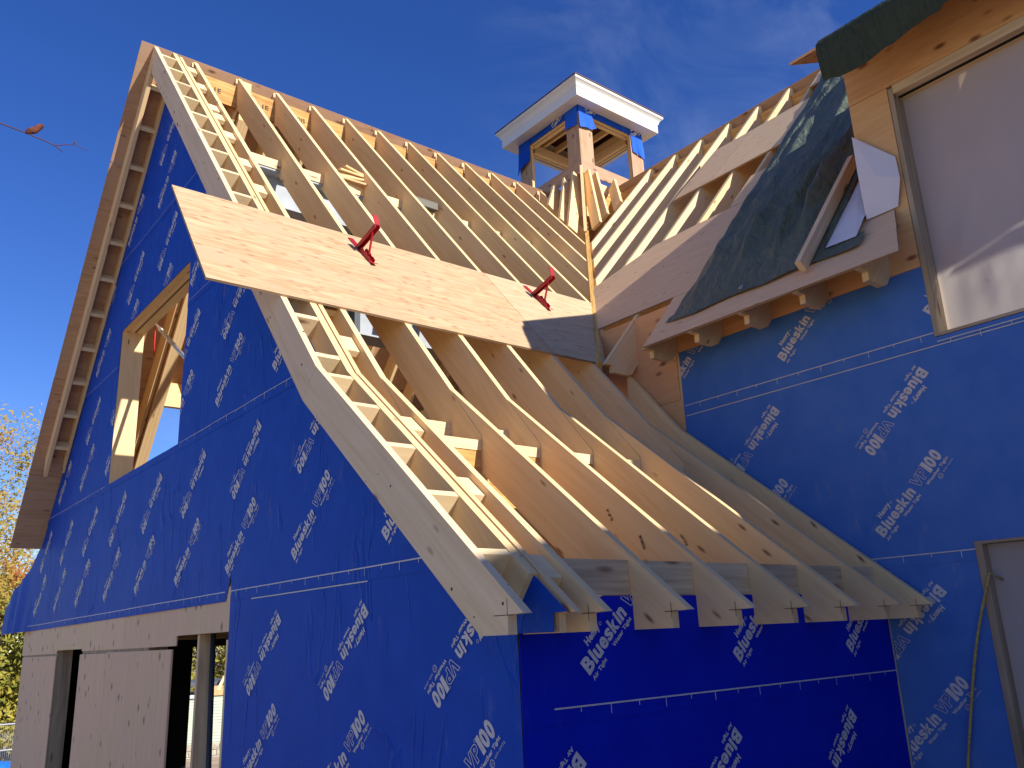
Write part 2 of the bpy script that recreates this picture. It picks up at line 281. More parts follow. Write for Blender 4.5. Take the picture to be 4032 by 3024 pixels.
def tube_geo(pts, radii, seg=8):
    V, F = [], []; n = len(pts); pts = [Vector(p) for p in pts]
    ref = None
    for i, p in enumerate(pts):
        d = (pts[min(i+1, n-1)]-pts[max(i-1, 0)]).normalized()
        if ref is None: ref = d.orthogonal().normalized()
        ref = (ref-d*ref.dot(d)).normalized(); b = d.cross(ref)
        r = radii[i] if hasattr(radii, '__len__') else radii
        for k in range(seg):
            a = 2*math.pi*k/seg; V.append(p+(ref*math.cos(a)+b*math.sin(a))*r)
    for i in range(n-1):
        for k in range(seg): F.append((i*seg+k, i*seg+(k+1) % seg, (i+1)*seg+(k+1) % seg, (i+1)*seg+k))
    F.append(tuple(range(seg-1, -1, -1))); F.append(tuple((n-1)*seg+k for k in range(seg)))
    return V, F
def tube(name, pts, radii, mat, parent=None, seg=8):
    V, F = tube_geo(pts, radii, seg); return mk(name, V, F, mat, parent, 'z', True)
nz = lambda *a: noise.noise(Vector(a))
wood('ply_edge', (.40, .27, .16), (.24, .15, .085), contrast=1.3, knots=.02)
def edged(o):
    o.data.materials.append(MATS['ply_edge'])
    for p in o.data.polygons[2:]: p.material_index = 1
    return o

# ------------------------------------------------------------------ printed lettering (one block of print = one flat mesh)
def text_geo(s, size, width=None, offset=0.0, outline=0.0, x=0, y=0):
    cu = bpy.data.curves.new('t', 'FONT'); cu.body = s; cu.size = 1; cu.resolution_u = 3; cu.offset = offset; cu.space_character = 1+offset*1.6
    if outline: cu.fill_mode = 'NONE'; cu.bevel_depth = outline; cu.bevel_resolution = 0
    o = bpy.data.objects.new('t', cu); COL.objects.link(o); bpy.context.view_layer.update()
    me = bpy.data.meshes.new_from_object(o.evaluated_get(bpy.context.evaluated_depsgraph_get()))
    xs = [v.co.x for v in me.vertices]; x0, x1 = min(xs), max(xs); k = size/.72
    kx = width/(x1-x0) if width else k
    V = [((v.co.x-x0)*kx+x, v.co.y*k+y) for v in me.vertices]; F = [tuple(p.vertices) for p in me.polygons]
    bpy.data.objects.remove(o); bpy.data.meshes.remove(me); bpy.data.curves.remove(cu)
    return V, F
def join_geo(parts):
    V, F = [], []
    for v, f in parts:
        n = len(V); V += v; F += [tuple(i+n for i in q) for q in f]
    return V, F
def rect(u0, u1, v0, v1): return [(u0, v0), (u1, v0), (u1, v1), (u0, v1)], [(0, 1, 2, 3)]
def ring2(cx, cy_, r, wdt, n=14):
    V = [(cx+rr*math.cos(6.2832*i/n), cy_+rr*math.sin(6.2832*i/n)) for i in range(n) for rr in (r, r-wdt)]
    return V, [(2*i, 2*((i+1) % n), 2*((i+1) % n)+1, 2*i+1) for i in range(n)]
def strokes(loops, wd, x=0, y=0):
    g = []
    for lp in loops:
        for i in range(len(lp)):
            a, b_ = Vector(lp[i]), Vector(lp[(i+1) % len(lp)]); d = (b_-a).normalized()*wd*.5; n_ = Vector((-d.y, d.x))
            g.append(([tuple(p+Vector((x, y))) for p in (a-d-n_, b_+d-n_, b_+d+n_, a-d+n_)], [(0, 1, 2, 3)]))
    return join_geo(g)
VP = strokes([[(0, .063), (.017, .063), (.029, .022), (.041, .063), (.056, .063), (.036, 0), (.021, 0)],
              [(.060, 0), (.060, .063), (.088, .063), (.097, .057), (.100, .045), (.097, .033), (.088, .026), (.075, .026), (.075, 0)],
              [(.075, .050), (.083, .050), (.086, .045), (.083, .039), (.075, .039)]], .0034, x=.343)
BLOCK = join_geo([
    *[text_geo(c_, h_, w_, .032 if c_ in 'es' else .045, x=x_) for c_, h_, w_, x_ in (('B', .0635, .052, 0), ('l', .062, .0155, .0575), ('u', .067, .040, .0785), ('e', .067, .042, .1235), ('s', .067, .038, .1695), ('k', .062, .043, .2125), ('i', .062, .0155, .2600), ('n', .067, .040, .2805))], VP, *[text_geo(c_, .069, w_, .055, x=x_) for c_, w_, x_ in (('1', .024, .452), ('0', .042, .480), ('0', .042, .527))],
    text_geo('Henry', .030, .10, .045, x=.075, y=.075), ring2(.187, .082, .0075, .002), ring2(.447, .067, .0065, .0018),
    text_geo('Air Tight', .0175, .105, .035, x=.003, y=-.034), text_geo('Water Tight', .0175, .152, .035, x=.172, y=-.034), text_geo('Weather Tight', .0175, .188, .035, x=.39, y=-.034),
    ring2(.472, -.058, .015, .003), text_geo('ICC', .012, .018, .0, x=.463, y=-.064), text_geo('ESR-2975', .0095, .085, .0, x=.50, y=-.061)])
def place_print(name, to3, u, v, ang, parent, lines=(), keep=None, geo=None):
    """to3(u,v) -> 3D on the wall; split along lines, keep faces whose centre passes keep()"""
    V, F = geo or BLOCK; ca, sa = math.cos(ang), math.sin(ang)
    P = [(u+a*ca-b*sa, v+a*sa+b*ca) for a, b in V]
    if lines or keep:
        bm = bmesh.new(); vs = [bm.verts.new((a, b, 0)) for a, b in P]
        for f in F:
            try: bm.faces.new([vs[i] for i in f])
            except ValueError: pass
        for (ax, val) in lines:
            no = (1, 0, 0) if ax == 'u' else (0, 1, 0); co = (val, 0, 0) if ax == 'u' else (0, val, 0)
            bmesh.ops.bisect_plane(bm, geom=bm.verts[:]+bm.edges[:]+bm.faces[:], plane_co=co, plane_no=no)
        if keep:
            dele = [f for f in bm.faces if not keep(*f.calc_center_median()[:2])]
            bmesh.ops.delete(bm, geom=dele, context='FACES')
        bm.verts.index_update(); P = [v.co[:2] for v in bm.verts]; F = [tuple(v.index for v in f.verts) for f in bm.faces]; bm.free()
        if not F: return None
    return tag(mk(name, [to3(a, b) for a, b in P], F, 'print_white', parent, 'z'), kind='stuff')
def ruler(to3, u0, u1, v, parent, ticks=True, phase=0, line_w=.006):
    g = []; n = max(1, int((u1-u0)/.1))
    for i in range(n): g.append(rect(u0+(u1-u0)*i/n, u0+(u1-u0)*(i+1)/n, v-line_w/2, v+line_w/2))
    if ticks:
        k = math.ceil((u0-phase)/.1585)
        while k*.1585+phase < u1:
            t = k*.1585+phase; ln = .037 if k % 2 else .019; g.append(rect(t-.0018, t+.0018, v-ln, v-line_w/2)); k += 1
    V, F = join_geo(g)
    return tag(mk('printed_ruler', [to3(a, b) for a, b in V], F, 'print_white', parent, 'z'), kind='stuff')
def prints(to3, edge, top, us_up, us_inv, parent, lines=(), keep=None):
    for u in us_up: place_print('printed_lettering', to3, u, edge+.165, R(44.5), parent, lines, keep)
    for u in us_inv: place_print('printed_lettering', to3, u, top-.105, R(-135.3), parent, lines, keep)

# ================================================================== SETTING
def ground():
    V, F = [], []; ys = [-300, -60, -20, -8, 0, 6, 12, 16, 20, 25, 30, 36, 50, 80, 140, 300, 900, 2500]; xs = [-2000, -400, -100, -40, -20, -10, -5, 0, 5, 10, 20, 40, 100, 400, 2000]
    for y in ys:
        for x in xs:
            t = min(1, max(0, (y-13)/18)); z = GROUND-1.8*t*t*(3-2*t); V.append((x, y, z+.08*nz(x*.2, y*.2, 4)))
    n = len(xs)
    for j in range(len(ys)-1):
        for i in range(n-1): F.append((j*n+i, j*n+i+1, (j+1)*n+i+1, (j+1)*n+i))
    tag(mk('ground', V, F, 'bare_earth', None, 'x', True), 'bare brown earth of the building site', 'ground', kind='structure')
ground()
def gz(y):
    t = min(1, max(0, (y-13)/18)); return GROUND-1.8*t*t*(3-2*t)

# ================================================================== LEFT WING
wing = thing('house_wing', 'gabled wing in blue wrap with bare open roof rafters kicked out at the eaves', 'building', (1.5, 5, GROUND))
yn = lambda z: KY+(z-KZ)/T1 if z > KZ else KY+(z-KZ)/T2      # near roof line at height z
yf = lambda z: RY+(RZ-z)/T1                                     # far roof line
WY0, WY1, WZ0, WZ1 = 4.34, 6.30, 1.45, 2.98                     # gable window
def multi_prism(name, polys, axis, a0, a1, mat, parent, grain='z'):
    V, F = [], []
    mp = {'x': lambda p, a: (a, p[0], p[1]), 'y': lambda p, a: (p[0], a, p[1])}[axis]
    for poly in polys:
        n = len(poly); b = len(V); V += [mp(p, a0) for p in poly]+[mp(p, a1) for p in poly]
        F += [tuple(b+i for i in range(n)), tuple(b+i for i in range(2*n-1, n-1, -1))]+[(b+i, b+i+n, b+(i+1) % n+n, b+(i+1) % n) for i in range(n)]
    return recalc(mk(name, V, F, mat, parent, grain))
rc = lambda y0, y1, z0, z1: [(y0, z0), (y1, z0), (y1, z1), (y0, z1)]
e_ = .02
gable = multi_prism('gable_wall', [
    [(.09, -.064), (YB, -.064), (YB, .21), (9.5, .21), (9.5, .85), (9.05, 1.2), (yf(1.45)-e_, 1.45), (yn(1.45)+e_, 1.45), (KY+.01, KZ-.02), (.1, .06)],
    [(yn(1.45)+e_, 1.45), (WY0, 1.45), (WY0, WZ1), (yn(WZ1)+e_, WZ1)], [(WY1, 1.45), (yf(1.45)-e_, 1.45), (yf(WZ1)-e_, WZ1), (WY1, WZ1)],
    [(yn(WZ1)+e_, WZ1), (yf(WZ1)-e_, WZ1), (RY, RZ-.03)]], 'x', XA+.001, XA+.009, 'soffit_plywood', wing, 'y')
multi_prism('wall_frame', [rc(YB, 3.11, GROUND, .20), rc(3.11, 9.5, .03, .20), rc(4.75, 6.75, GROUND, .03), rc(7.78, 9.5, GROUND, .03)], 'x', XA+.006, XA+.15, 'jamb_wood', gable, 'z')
for i in range(18):
    yy = 1.0+i*S16; zt = roof_z(yy)-.36
    if zt > .6 and not (WY0-.05 < yy < WY1+.08): box('gable_stud', XA+.05, XA+.14, yy, yy+TH, .36, zt, 'lumber', gable, 'z')
# ---- blue wrap on the gable, laid in courses that lap downwards
def offA(y, z):
    d = .004+.010*abs(nz(y*1.3, z*.55, 3.1))
    d += .007*max(0, .5-abs(nz(y*4.5+z*.8, z*1.1, 8.2))*4)*(1 if z < 1.45 else .4)
    if 3 < y and z < .8: d += .018*max(0, nz(y*.9+z*.4, z*.35, 5.5)+.1)*min(1, (y-3)/1.5)
    if y > 8.9: d += .10*min(1, (y-8.9)/.9)*(1-abs(max(0, min(1, (z-.2)/1.0))))*(.6+.8*abs(nz(y*2.2, z*1.1, 1.2)))
    return d
EDGES = [-.97, .21, 1.39, 2.57, 3.75, 4.93]
def cellA(y0, y1, z0, z1, lay, V, F, top=None, st=.07):
    tear = abs(y0-3.10) < .001; zz0 = z0
    if tear: st = .01
    ny = max(1, int((y1-y0)/st)); nzz = max(1, int((z1-z0)/st)); b = len(V)
    for i in range(ny+1):
        y = y0+(y1-y0)*i/ny
        if tear: z0 = .21+.17*max(0, 1-abs(y-3.118)/(.018 if y < 3.118 else .075))
        zt = min(z1, (top(y) if top else roof_z(y)-.03)); zt = max(zt, z0+.001)
        for j in range(nzz+1):
            z = z0+(zt-z0)*j/nzz; V.append((XA-.003-offA(y, z)-.0025*lay, y, z))
    for i in range(ny):
        for j in range(nzz): F.append((b+i*(nzz+1)+j, b+(i+1)*(nzz+1)+j, b+(i+1)*(nzz+1)+j+1, b+i*(nzz+1)+j+1))
def wrapA(lay, cells, mat='blue_wrap', top=None):
    V, F = [], []
    for c in cells: cellA(*c, lay, V, F, top)
    o = mk('wrap_sheet', V, F, mat, gable, 'z', True)
    bm = bmesh.new(); bm.from_mesh(o.data); bmesh.ops.remove_doubles(bm, verts=bm.verts, dist=.0008); bmesh.ops.recalc_face_normals(bm, faces=bm.faces); bm.to_mesh(o.data); bm.free()
    return o
wrapA(0, [(YB+.002, 3.12, GROUND, .25)])
ftop = lambda y: roof_z(y)-.03 if y < 9.0 else (1.24-(y-9.0)*.55 if y < 9.65 else max(.25, .88-(y-9.65)*.25) if y < 10.3 else .6-(y-10.3)*.3)
cellsets = {1: [(.095, 3.10, .21, 1.43), (3.10, 3.19, .21, 1.43), (3.19, 10.5, .21, 1.43)], 2: [(yn(1.39), WY0, 1.39, 2.6), (WY0, WY1, 1.39, WZ0), (WY1, yf(1.39), 1.39, 2.6)],
            3: [(yn(2.57), WY0, 2.57, 3.78), (WY0, WY1, WZ1, 3.78), (WY1, yf(2.57), 2.57, 3.78)], 4: [(yn(3.75), yf(3.75), 3.75, 5.5)]}
for k, cs in cellsets.items(): wrapA(k, cs, top=ftop if k == 1 else None)
prism('wrap_sheet', [(.012, .002), (.086, .001), (.086, -.064), (YB+.03, -.064), (YB+.03, T2*(YB+.03)-.012)], 'x', XA-.019, XA-.016, 'blue_wrap', gable)
def toA(lay, ex=.0025): return lambda u, v: (XA-.003-offA(-u, v)-.0025*lay-ex, -u, v)
keepA = lambda u, v: (v < roof_z(-u)-.03 if -u < 9 else True) and not (WY0-.01 < -u < WY1+.01 and WZ0-.01 < v < WZ1+.01) and -u > .3
lw = [('u', -WY0), ('u', -WY1), ('v', WZ0), ('v', WZ1)]
prints(toA(0), -.97, .21, [-1.815+.965*i for i in (-1, 0, 1)], [-1.432+.965*i for i in (-1, 0, 1)], gable, [('u', -3.11)], lambda u, v: keepA(u, v) and -u < 3.11)
prints(toA(1), .21, 1.39, [-2.2+.975*i for i in range(-7, 2)], [-2.77+.97*i for i in range(-6, 2)], gable, (), keepA)
prints(toA(2), 1.39, 2.57, [-2.55+.97*i for i in range(-7, 1)], [-3.08+.97*i for i in range(-6, 1)], gable, lw, keepA)
prints(toA(3), 2.57, 3.75, [-3.3+.97*i for i in range(-5, 1)], [-3.85+.97*i for i in range(-4, 1)], gable, lw, keepA)
prints(toA(4), 3.75, 4.93, [-4.4+.97*i for i in range(-2, 1)], [-5.05+.97*i for i in range(-1, 2)], gable, (), keepA)
ruler(toA(1), -3.12, -.35, .269, gable); ruler(toA(1), -9.2, -3.2, .269, gable); ruler(toA(2), -8.8, -6.4, 1.448, gable, line_w=.004); ruler(toA(2), -4.3, -1.75, 1.448, gable, line_w=.004)
ruler(toA(0), -2.78, -1.4, .205, gable, False); ruler(toA(3), -4.3, -2.7, 2.62, gable, False, line_w=.003); ruler(toA(3), -7.7, -6.35, 2.62, gable, False, line_w=.003); ruler(toA(4), -6.7, -3.9, 3.8, gable, False, line_w=.003)
# ---- bare plywood under the wrap
def plyA(poly, mat='wall_plywood', x0=XA-.005, x1=XA+.004): return prism('plywood_panel', poly, 'x', x0, x1, mat, gable, 'z')
plyA([(3.115, .028), (4.095, .028), (4.095, -.04), (5.385, -.04), (5.385, .3), (3.115, .3)])
plyA([(5.39, -.04), (6.74, -.04), (6.74, .017), (7.77, .017), (7.77, -.05), (9.55, -.055), (9.55, .5), (5.39, .3)])
plyA(rc(7.775, 9.5, GROUND, -.072)); plyA(rc(5.868, 6.78, GROUND, -.068), x0=XA-.008); plyA(rc(4.17, 5.855, GROUND, -.062), x0=XA-.010, x1=XA+.0035)
box('nailer', XA-.002, XA+.01, 6.7, 7.85, -.02, .03, 'lumber_pale', gable, 'y')
# ---- window lining in the gable
jd0, jd1 = XA-.012, XA+.19
box('window_jamb', jd0, jd1, WY1-.002, WY1+.036, WZ0-.02, WZ1, 'lumber', gable, 'z'); box('window_jamb', jd0, jd1, WY0-.036, WY0+.002, WZ0-.02, WZ1, 'lumber', gable, 'z')
for a, b_, m_, dz in ((0, .045, 'lumber', 0), (.045, .062, 'lumber', .006), (.062, .10, 'lumber', 0), (.10, .122, 'black_foam', .02), (.122, .2, 'lumber', 0)):
    box('window_header', XA-.01+a, XA-.01+b_-.0015, WY0-.03, WY1+.03, WZ1-.002+dz, WZ1+.14, m_, gable, 'y')
box('window_sill', jd0+.012, jd1, WY0, WY1, WZ0-.04, WZ0-.006, 'lumber', gable, 'y')
# ---- eave wall
eave = box('eave_wall', XA+.15, XC-.004, YB+.003, YB+.14, GROUND, .068, 'lumber', wing, 'z')
box('wrap_sheet', XA-.006, XC-.03, YB-.004, YB-.001, -.39, .068, 'blue_wrap_shaded', eave); box('wrap_sheet', XA-.004, XC-.03, YB-.001, YB+.003, GROUND, -.38, 'blue_wrap_shaded', eave)
toB = lambda d: (lambda u, v: (u, YB-.006-d, v))
linB = [('u', XC-.03), ('v', .067)]; kB = lambda u, v: u < XC-.03 and v < .067
prints(toB(0), -.392, .6, [-.308+.935*i for i in range(0, 3)], [], eave, linB, kB)
prints(toB(0), -1.5, -.385, [-.75+.935*i for i in range(0, 3)], [-.395+.935*i for i in range(0, 4)], eave, linB, kB)
ruler(toB(.001), -.495, XC-.02, -.335, eave, phase=-.045)
# ---- rafters of the near slope
def rafter_poly(depth=.235, y_end=RY-.035, low=True, y_start=None):
    top = [(0, 0), (KY, KZ)]; d1, d2 = depth/C1, depth/C2
    zb = lambda y: max(KZ+(y-KY)*T1-d1, KZ+(y-KY)*T2-d2)
    ykb = KY+(d1-d2)/(T1-T2)
    if y_start is None:
        y0 = (-.067+d2-KZ)/T2+KY
        bot = [(ykb, zb(ykb)), (y0, -.067), (.084, -.067), (.084, -.003)]
        p = [(0, 0)]
        p += [(KY, KZ), (y_end, roof_z(y_end)), (y_end, zb(y_end))] if y_end > KY else [(y_end, roof_z(y_end)), (y_end, zb(y_end))]
        return p+[q for q in bot if q[0] < y_end or q[0] < .5]
    return [(y_start, roof_z(y_start)), (y_end, roof_z(y_end)), (y_end, zb(y_end)), (y_start, zb(y_start))]
RAFT_X = [(-.448, 0), (0, 0)]+[(S16*i, 0) for i in range(1, 5)]
gdir = (0, C1, T1*C1); gdir2 = (0, C2, T2*C2); YS = 1.285
z1l = lambda y: KZ+(y-KY)*T1
def two_boards(x0, x1, mat='lumber'):
    d1, d2 = .235/C1, .235/C2; ye = RY-.035
    prism('rafter', [(YS, z1l(YS)), (KY, KZ), (ye, roof_z(ye)), (ye, roof_z(ye)-d1), (YS, z1l(YS)-d1)], 'x', x0, x1, mat, wing, gdir)
    zb = lambda y: KZ+(y-KY)*T2-d2; y0 = (-.067+d2-KZ)/T2+KY
    prism('kick_rafter', [(0, 0), (KY-.003, KZ-.003*T2), (YS-.002, z1l(YS)+.001), (YS-.002, zb(YS)), (y0, -.067), (.084, -.067), (.084, -.003)], 'x', x0+.002, x1+.001, mat, wing, gdir2)
for i, (xr, _) in enumerate(RAFT_X): two_boards(xr-TH, xr)
two_boards(XA+.010, XA+.038)
prism('rafter', rafter_poly(y_end=2.02), 'x', 1.918, 1.956, 'lumber', wing, gdir)               # beside the main wing
for i in range(5, 11):                                                                            # valley jacks
    xr = S16*i
    if xr+.39 < 4.55: prism('jack_rafter', rafter_poly(y_start=xr+.39), 'x', xr-TH, xr, 'lumber', wing, gdir)
# kicked-out scabs nailed to the lower ends
for xr, _ in RAFT_X:
    p = [lo_pt(.0, -.001), lo_pt(-.02, -.001), lo_pt(-.85, -.055), lo_pt(-.85, -.24), lo_pt(0.1, -.24)]
# ladder: barge rafter, inner rail, lookouts
kb = (KY+.19*.075, KZ-.19/((C1+C2)/2)+.19*.075)
d1b, d2b = .204/C1, .204/C2; ykb = KY+(d1b-d2b)/(T1-T2); zkb = KZ+(ykb-KY)*T1-d1b
barge = prism('barge_rafter', [(KY, KZ), (RY-.001, roof_z(RY-.001)), (RY-.001, RZ-d1b), (ykb, zkb)], 'x', -.858, -.82, 'barge_lumber', wing, gdir)
prism('barge_rafter', [(0, 0), (KY-.002, KZ-.002), (ykb-.002, zkb-.002), ((-.067+d2b-KZ)/T2+KY, -.067), (.084, -.067), (.084, -.003)], 'x', -.8585, -.82, 'barge_lumber', wing, gdir2)
pr = rafter_poly(.14, RY-.001); pr = [lo_pt(-1.80), (KY, KZ), (RY-.001, roof_z(RY-.001)), (RY-.001, RZ-.14/C1), (KY+.06, KZ-.14/C1+.06*T1), lo_pt(-1.80, -.14)]
prism('ladder_rail', pr, 'x', -.680, XA-.002, 'lumber', wing, gdir)
UPS = [5.45, 5.05, 4.65, 4.25, 3.85, 3.44, 3.03, 2.63, 2.22, 1.81, 1.4, .98, .556, .15]; LOS = [-.06, -.40, -.807, -1.22, -1.64]
def slope_box(name, f, s, x0, x1, th, d0, d1, mat, parent):
    a = [f(s, d0), f(s+th, d0), f(s+th, d1), f(s, d1)]
    return prism(name, a, 'x', x0, x1, mat, parent, 'x')
for s in UPS: slope_box('lookout', up_pt, s-.038, -.819, -.681, .038, -.004, -.135, 'lumber_pale', barge)
for s in LOS: slope_box('lookout', lo_pt, s-.038, -.819, -.681, .038, -.004, -.135, 'lumber_pale', barge)
for s in (5.46, 4.96, 4.37, 4.14, 3.7, 3.11, 2.6, 2.0, 1.5, .9, .45): slope_box('flat_block', up_pt, s-.16, XA+.040, -.448-TH-.001, .15, -.03, -.068, 'lumber_pale', wing)
for s in (-.42, -1.02, -1.62): slope_box('flat_block', lo_pt, s-.16, XA+.040, -.448-TH-.001, .15, -.03, -.068, 'lumber_pale', wing)
# blocking over the eave wall, purlin plates, beams
xs_gap = [(-.448, -TH)]+[(S16*i, S16*(i+1)-TH) for i in range(0, 4)]+[(S16*4, 1.918)]
for a, b_ in xs_gap: box('eave_block', a+.001, b_-.001, YB+.003, YB+.041, .071, .213, 'lumber_grey', wing, 'x')
for a, b_ in [(XA+.04, -.448-TH)]+xs_gap:
    box('plate', a+.001, b_-.001, 1.285, 1.375, .870, .926, 'lumber_pale', wing, 'x'); box('header_beam', a+.001, b_-.001, 1.29, 1.335, .58, .868, 'laminated_beam', wing, 'x')
    for z in (1.006, 1.0445): box('plate', a+.001, b_-.001, 1.562, 1.66, z, z+.037, 'lumber_pale', wing, 'x')
gaps_up = [(XA+.04, -.448-TH), (-.448, -TH)]+[(S16*i, S16*(i+1)-TH) for i in range(0, 9)]
for a, b_ in gaps_up:
    for k in range(2): box('plate', a+.001, b_-.001, 4.045+.003*k, 4.18, 3.882+.0445*k, 3.925+.0445*k, 'lumber_pale', wing, 'x')
    if a > -.5: box('ridge_beam', a+.001, b_-.001, RY-.033, RY+.012, 5.17, 5.42, 'laminated_beam', wing, 'x')
def ibeam(name, z0, z1, x0, x1, yc, hw, mat):
    t = .016; p = [(yc-hw, z0), (yc+hw, z0), (yc+hw, z0+t), (yc+.006, z0+t), (yc+.006, z1-t), (yc+hw, z1-t), (yc+hw, z1), (yc-hw, z1), (yc-hw, z1-t), (yc-.006, z1-t), (yc-.006, z0+t), (yc-hw, z0+t)]
    return prism(name, p, 'x', x0, x1, mat, wing, 'x')
ibeam('steel_beam', 3.535, 3.880, XA+.2, 4.4, 4.17, .115, 'primed_steel'); ibeam('steel_beam', 2.53, 2.86, XA+.2, 4.4, 4.17, .115, 'primed_steel')
box('steel_post', .70, .80, 4.06, 4.15, 2.88, 3.53, 'grey_steel', wing, 'z'); box('steel_post', .70, .755, 4.055, 4.15, 2.55, 2.84, 'grey_steel', wing, 'z')
# ---- sheathing strip across the rafters
def sheet(name, pts, mat, parent, f=up_pt, t=.016):          # pts in (x, y on the roof)
    V = []
    for d in (.001, t):
        for x, y in pts:
            V.append((x, y-d*T1*C1, KZ+(y-KY)*T1+d*C1))
    n = len(pts); F = [tuple(range(n)), tuple(range(2*n-1, n-1, -1))]+[(i, i+n, (i+1) % n+n, (i+1) % n) for i in range(n)]
    return edged(recalc(mk(name, V, F, mat, parent, 'x')))
sheet('roof_panel', [(-1.285, 2.035), (1.198, 2.045), (1.204, 2.842), (-1.27, 2.847)], 'roof_plywood', wing)
sheet('roof_panel', [(1.202, 2.045), (1.72, 2.055), (2.47, 2.842), (1.208, 2.842)], 'pale_plywood', wing)
# ---- far slope: rafters, sheathing, ladder
FX = [-.448, 0]+[S16*i for i in range(1, 14)]
def far_poly(y0, y1, depth=.235, off=0): return [(y0, RZ-(y0-RY)*T1-off), (y1, RZ-(y1-RY)*T1-off), (y1, RZ-(y1-RY)*T1-depth/C1), (y0, RZ-(y0-RY)*T1-depth/C1)]
gfar = (0, C1, -T1*C1)
for xr in FX:
    full = xr < .1 or xr > 3.2
    prism('far_rafter', far_poly(RY+.014, 9.0 if full else 7.46), 'x', xr-TH, xr, 'lumber', wing, gfar)
for k in range(3): prism('trimmer_rafter', far_poly(RY+.014, 9.0, .30), 'x', .012+.0385*k, .049+.0385*k, 'lumber', wing, gfar)
for k in range(2): box('dormer_header', .13, 3.2, 7.47+.04*k, 7.508+.04*k, 2.60, 2.88, 'lumber', wing, 'x')
def far_sheet(x0, x1, ya, yb, mat='soffit_plywood'):
    V = []
    for d in (.001, .017):
        for x, y in ((x0, ya), (x1, ya), (x1, yb), (x0, yb)): V.append((x, y+d*T1*C1, RZ-(y-RY)*T1+d*C1))
    F = [(0, 1, 2, 3), (7, 6, 5, 4)]+[(i, i+4, (i+1) % 4+4, (i+1) % 4) for i in range(4)]
    return recalc(mk('roof_panel', V, F, mat, wing, 'x'))
sy = [RY-.004, RY+.79, RY+1.585, RY+2.38, RY+3.175, 9.076]
for r_ in range(5):
    ya, yb = sy[r_]+(.003 if r_ else 0), sy[r_+1]
    cuts = [-.975, .9 if r_ % 2 else 1.55, 3.3, 5.6]
    for a, b_ in zip(cuts[:-1], cuts[1:]):
        if r_ >= 3 and b_ > .2:
            if a < .1: far_sheet(a, .12, ya, yb)
            elif a >= 3.2: far_sheet(a+.003, b_, ya, yb)
            continue
        far_sheet(a+.002, b_-.001, ya, yb)
fb = prism('far_barge_rafter', far_poly(RY+.001, 8.28, .14), 'x', -.858, -.82, 'lumber', wing, gfar)
prism('ladder_rail', far_poly(RY+.001, 8.24, .14), 'x', -.680, XA-.022, 'lumber', wing, gfar)
for i in range(11):
    s = .35+i*.405; y = RY+s*C1
    a = [(y, RZ-(y-RY)*T1-.006), (y+.038*C1, RZ-(y+.038*C1-RY)*T1-.006)]
    n_ = (-T1*C1*.125, -C1*.125)
    prism('lookout', a+[(a[1][0]+n_[0], a[1][1]+n_[1]), (a[0][0]+n_[0], a[0][1]+n_[1])], 'x', -.819, -.681, 'lumber_pale', fb, 'x')
# ---- inside: loft floor, far wall with a doorway, stud in the door
box('loft_floor', XA+.16, 1.98, 1.35, 9.3, .24, .28, 'soffit_plywood', wing, 'x')
for i in range(12): box('floor_joist', XA+.16, 1.98, 1.36+i*.66, 1.398+i*.66, .05, .238, 'lumber', wing, 'x')
multi_prism('far_wall', [rc(XA+.16, 1.28, GROUND, .9), rc(1.28, 2.6, -.035, .9), rc(2.6, 6, GROUND, .9)], 'y', 9.36, 9.48, 'interior_dark', wing, 'z')
box('door_stud', XA+.037, XA+.135, 3.75, 3.788, GROUND, .027, 'lumber_grey', wing, 'z')  # darker wood chosen to carry the doorway shade
bar('door_trimmer', (XA+.02, 3.19, GROUND), (XA+.02, 3.13, -.02), .03, .06, 'lumber_pale', wing, (0, 1, 0))

# ================================================================== MAIN WING (right)
main = thing('main_wing', 'taller main wing in blue wrap with half-sheathed open rafters and plastic-covered windows', 'building', (5, 0, GROUND))
YE = -4.2                                                        # the wing goes on past the edge of the picture
W2Y0, W2Z1, W2Z0 = -.269, .287, -1.6                            # lower window
W1Y0, W1Z0, W1Z1 = -.235, 1.462, 3.03                           # dormer window
W1Y1 = -2.1; W2Y1 = -2.0
side = multi_prism('side_wall', [rc(W1Y0, 5.2, W2Z1+.04, 1.9), rc(W2Y0+.04, 5.2, GROUND, W2Z1+.04), rc(YE, W1Y0, W2Z1+.04, W1Z0-.04), rc(W2Y1, W2Y0+.04, GROUND, W2Z0), rc(YE, W2Y1, GROUND, W2Z1+.04), rc(.03, 5.2, 1.9, 2.22)], 'x', XC+.004, XC+.14, 'lumber', main, 'z')
toC = lambda d: (lambda u, v: (XC-.004-d, -u, v))
def wrapC(z0, z1, lay, polys):
    V, F = [], []
    for p in polys:
        b = len(V); V += [(XC-.001-.002*lay, y, z) for y, z in p]+[(XC+.001-.002*lay, y, z) for y, z in p]; n = len(p)
        F += [tuple(b+i for i in range(n)), tuple(b+i for i in range(2*n-1, n-1, -1))]+[(b+i, b+i+n, b+(i+1) % n+n, b+(i+1) % n) for i in range(n)]
    return recalc(mk('wrap_sheet', V, F, 'fill_lit_wrap', side, 'z'))
wrapC(0, 0, 0, [rc(YE, W2Y1, GROUND, .22), rc(W2Y0, YB+.1, GROUND, W2Z1-.06), rc(W2Y1, W2Y0, GROUND, W2Z0)])
wrapC(0, 0, 1, [rc(W2Y0, 1.573, .208, 1.40), rc(YE, W2Y0, W2Z1, 1.40), rc(YE, W2Y1, .208, W2Z1)])
wrapC(0, 0, 2, [[(W1Y0, 1.388), (1.573, 1.388), (1.573, 1.858), (W1Y0, 1.858)], rc(YE, W1Y0, 1.388, W1Z0-.035)])
linC = [('u', -1.573), ('v', 1.857), ('u', -W1Y0), ('v', W1Z0-.035), ('u', -W2Y0), ('v', W2Z1)]
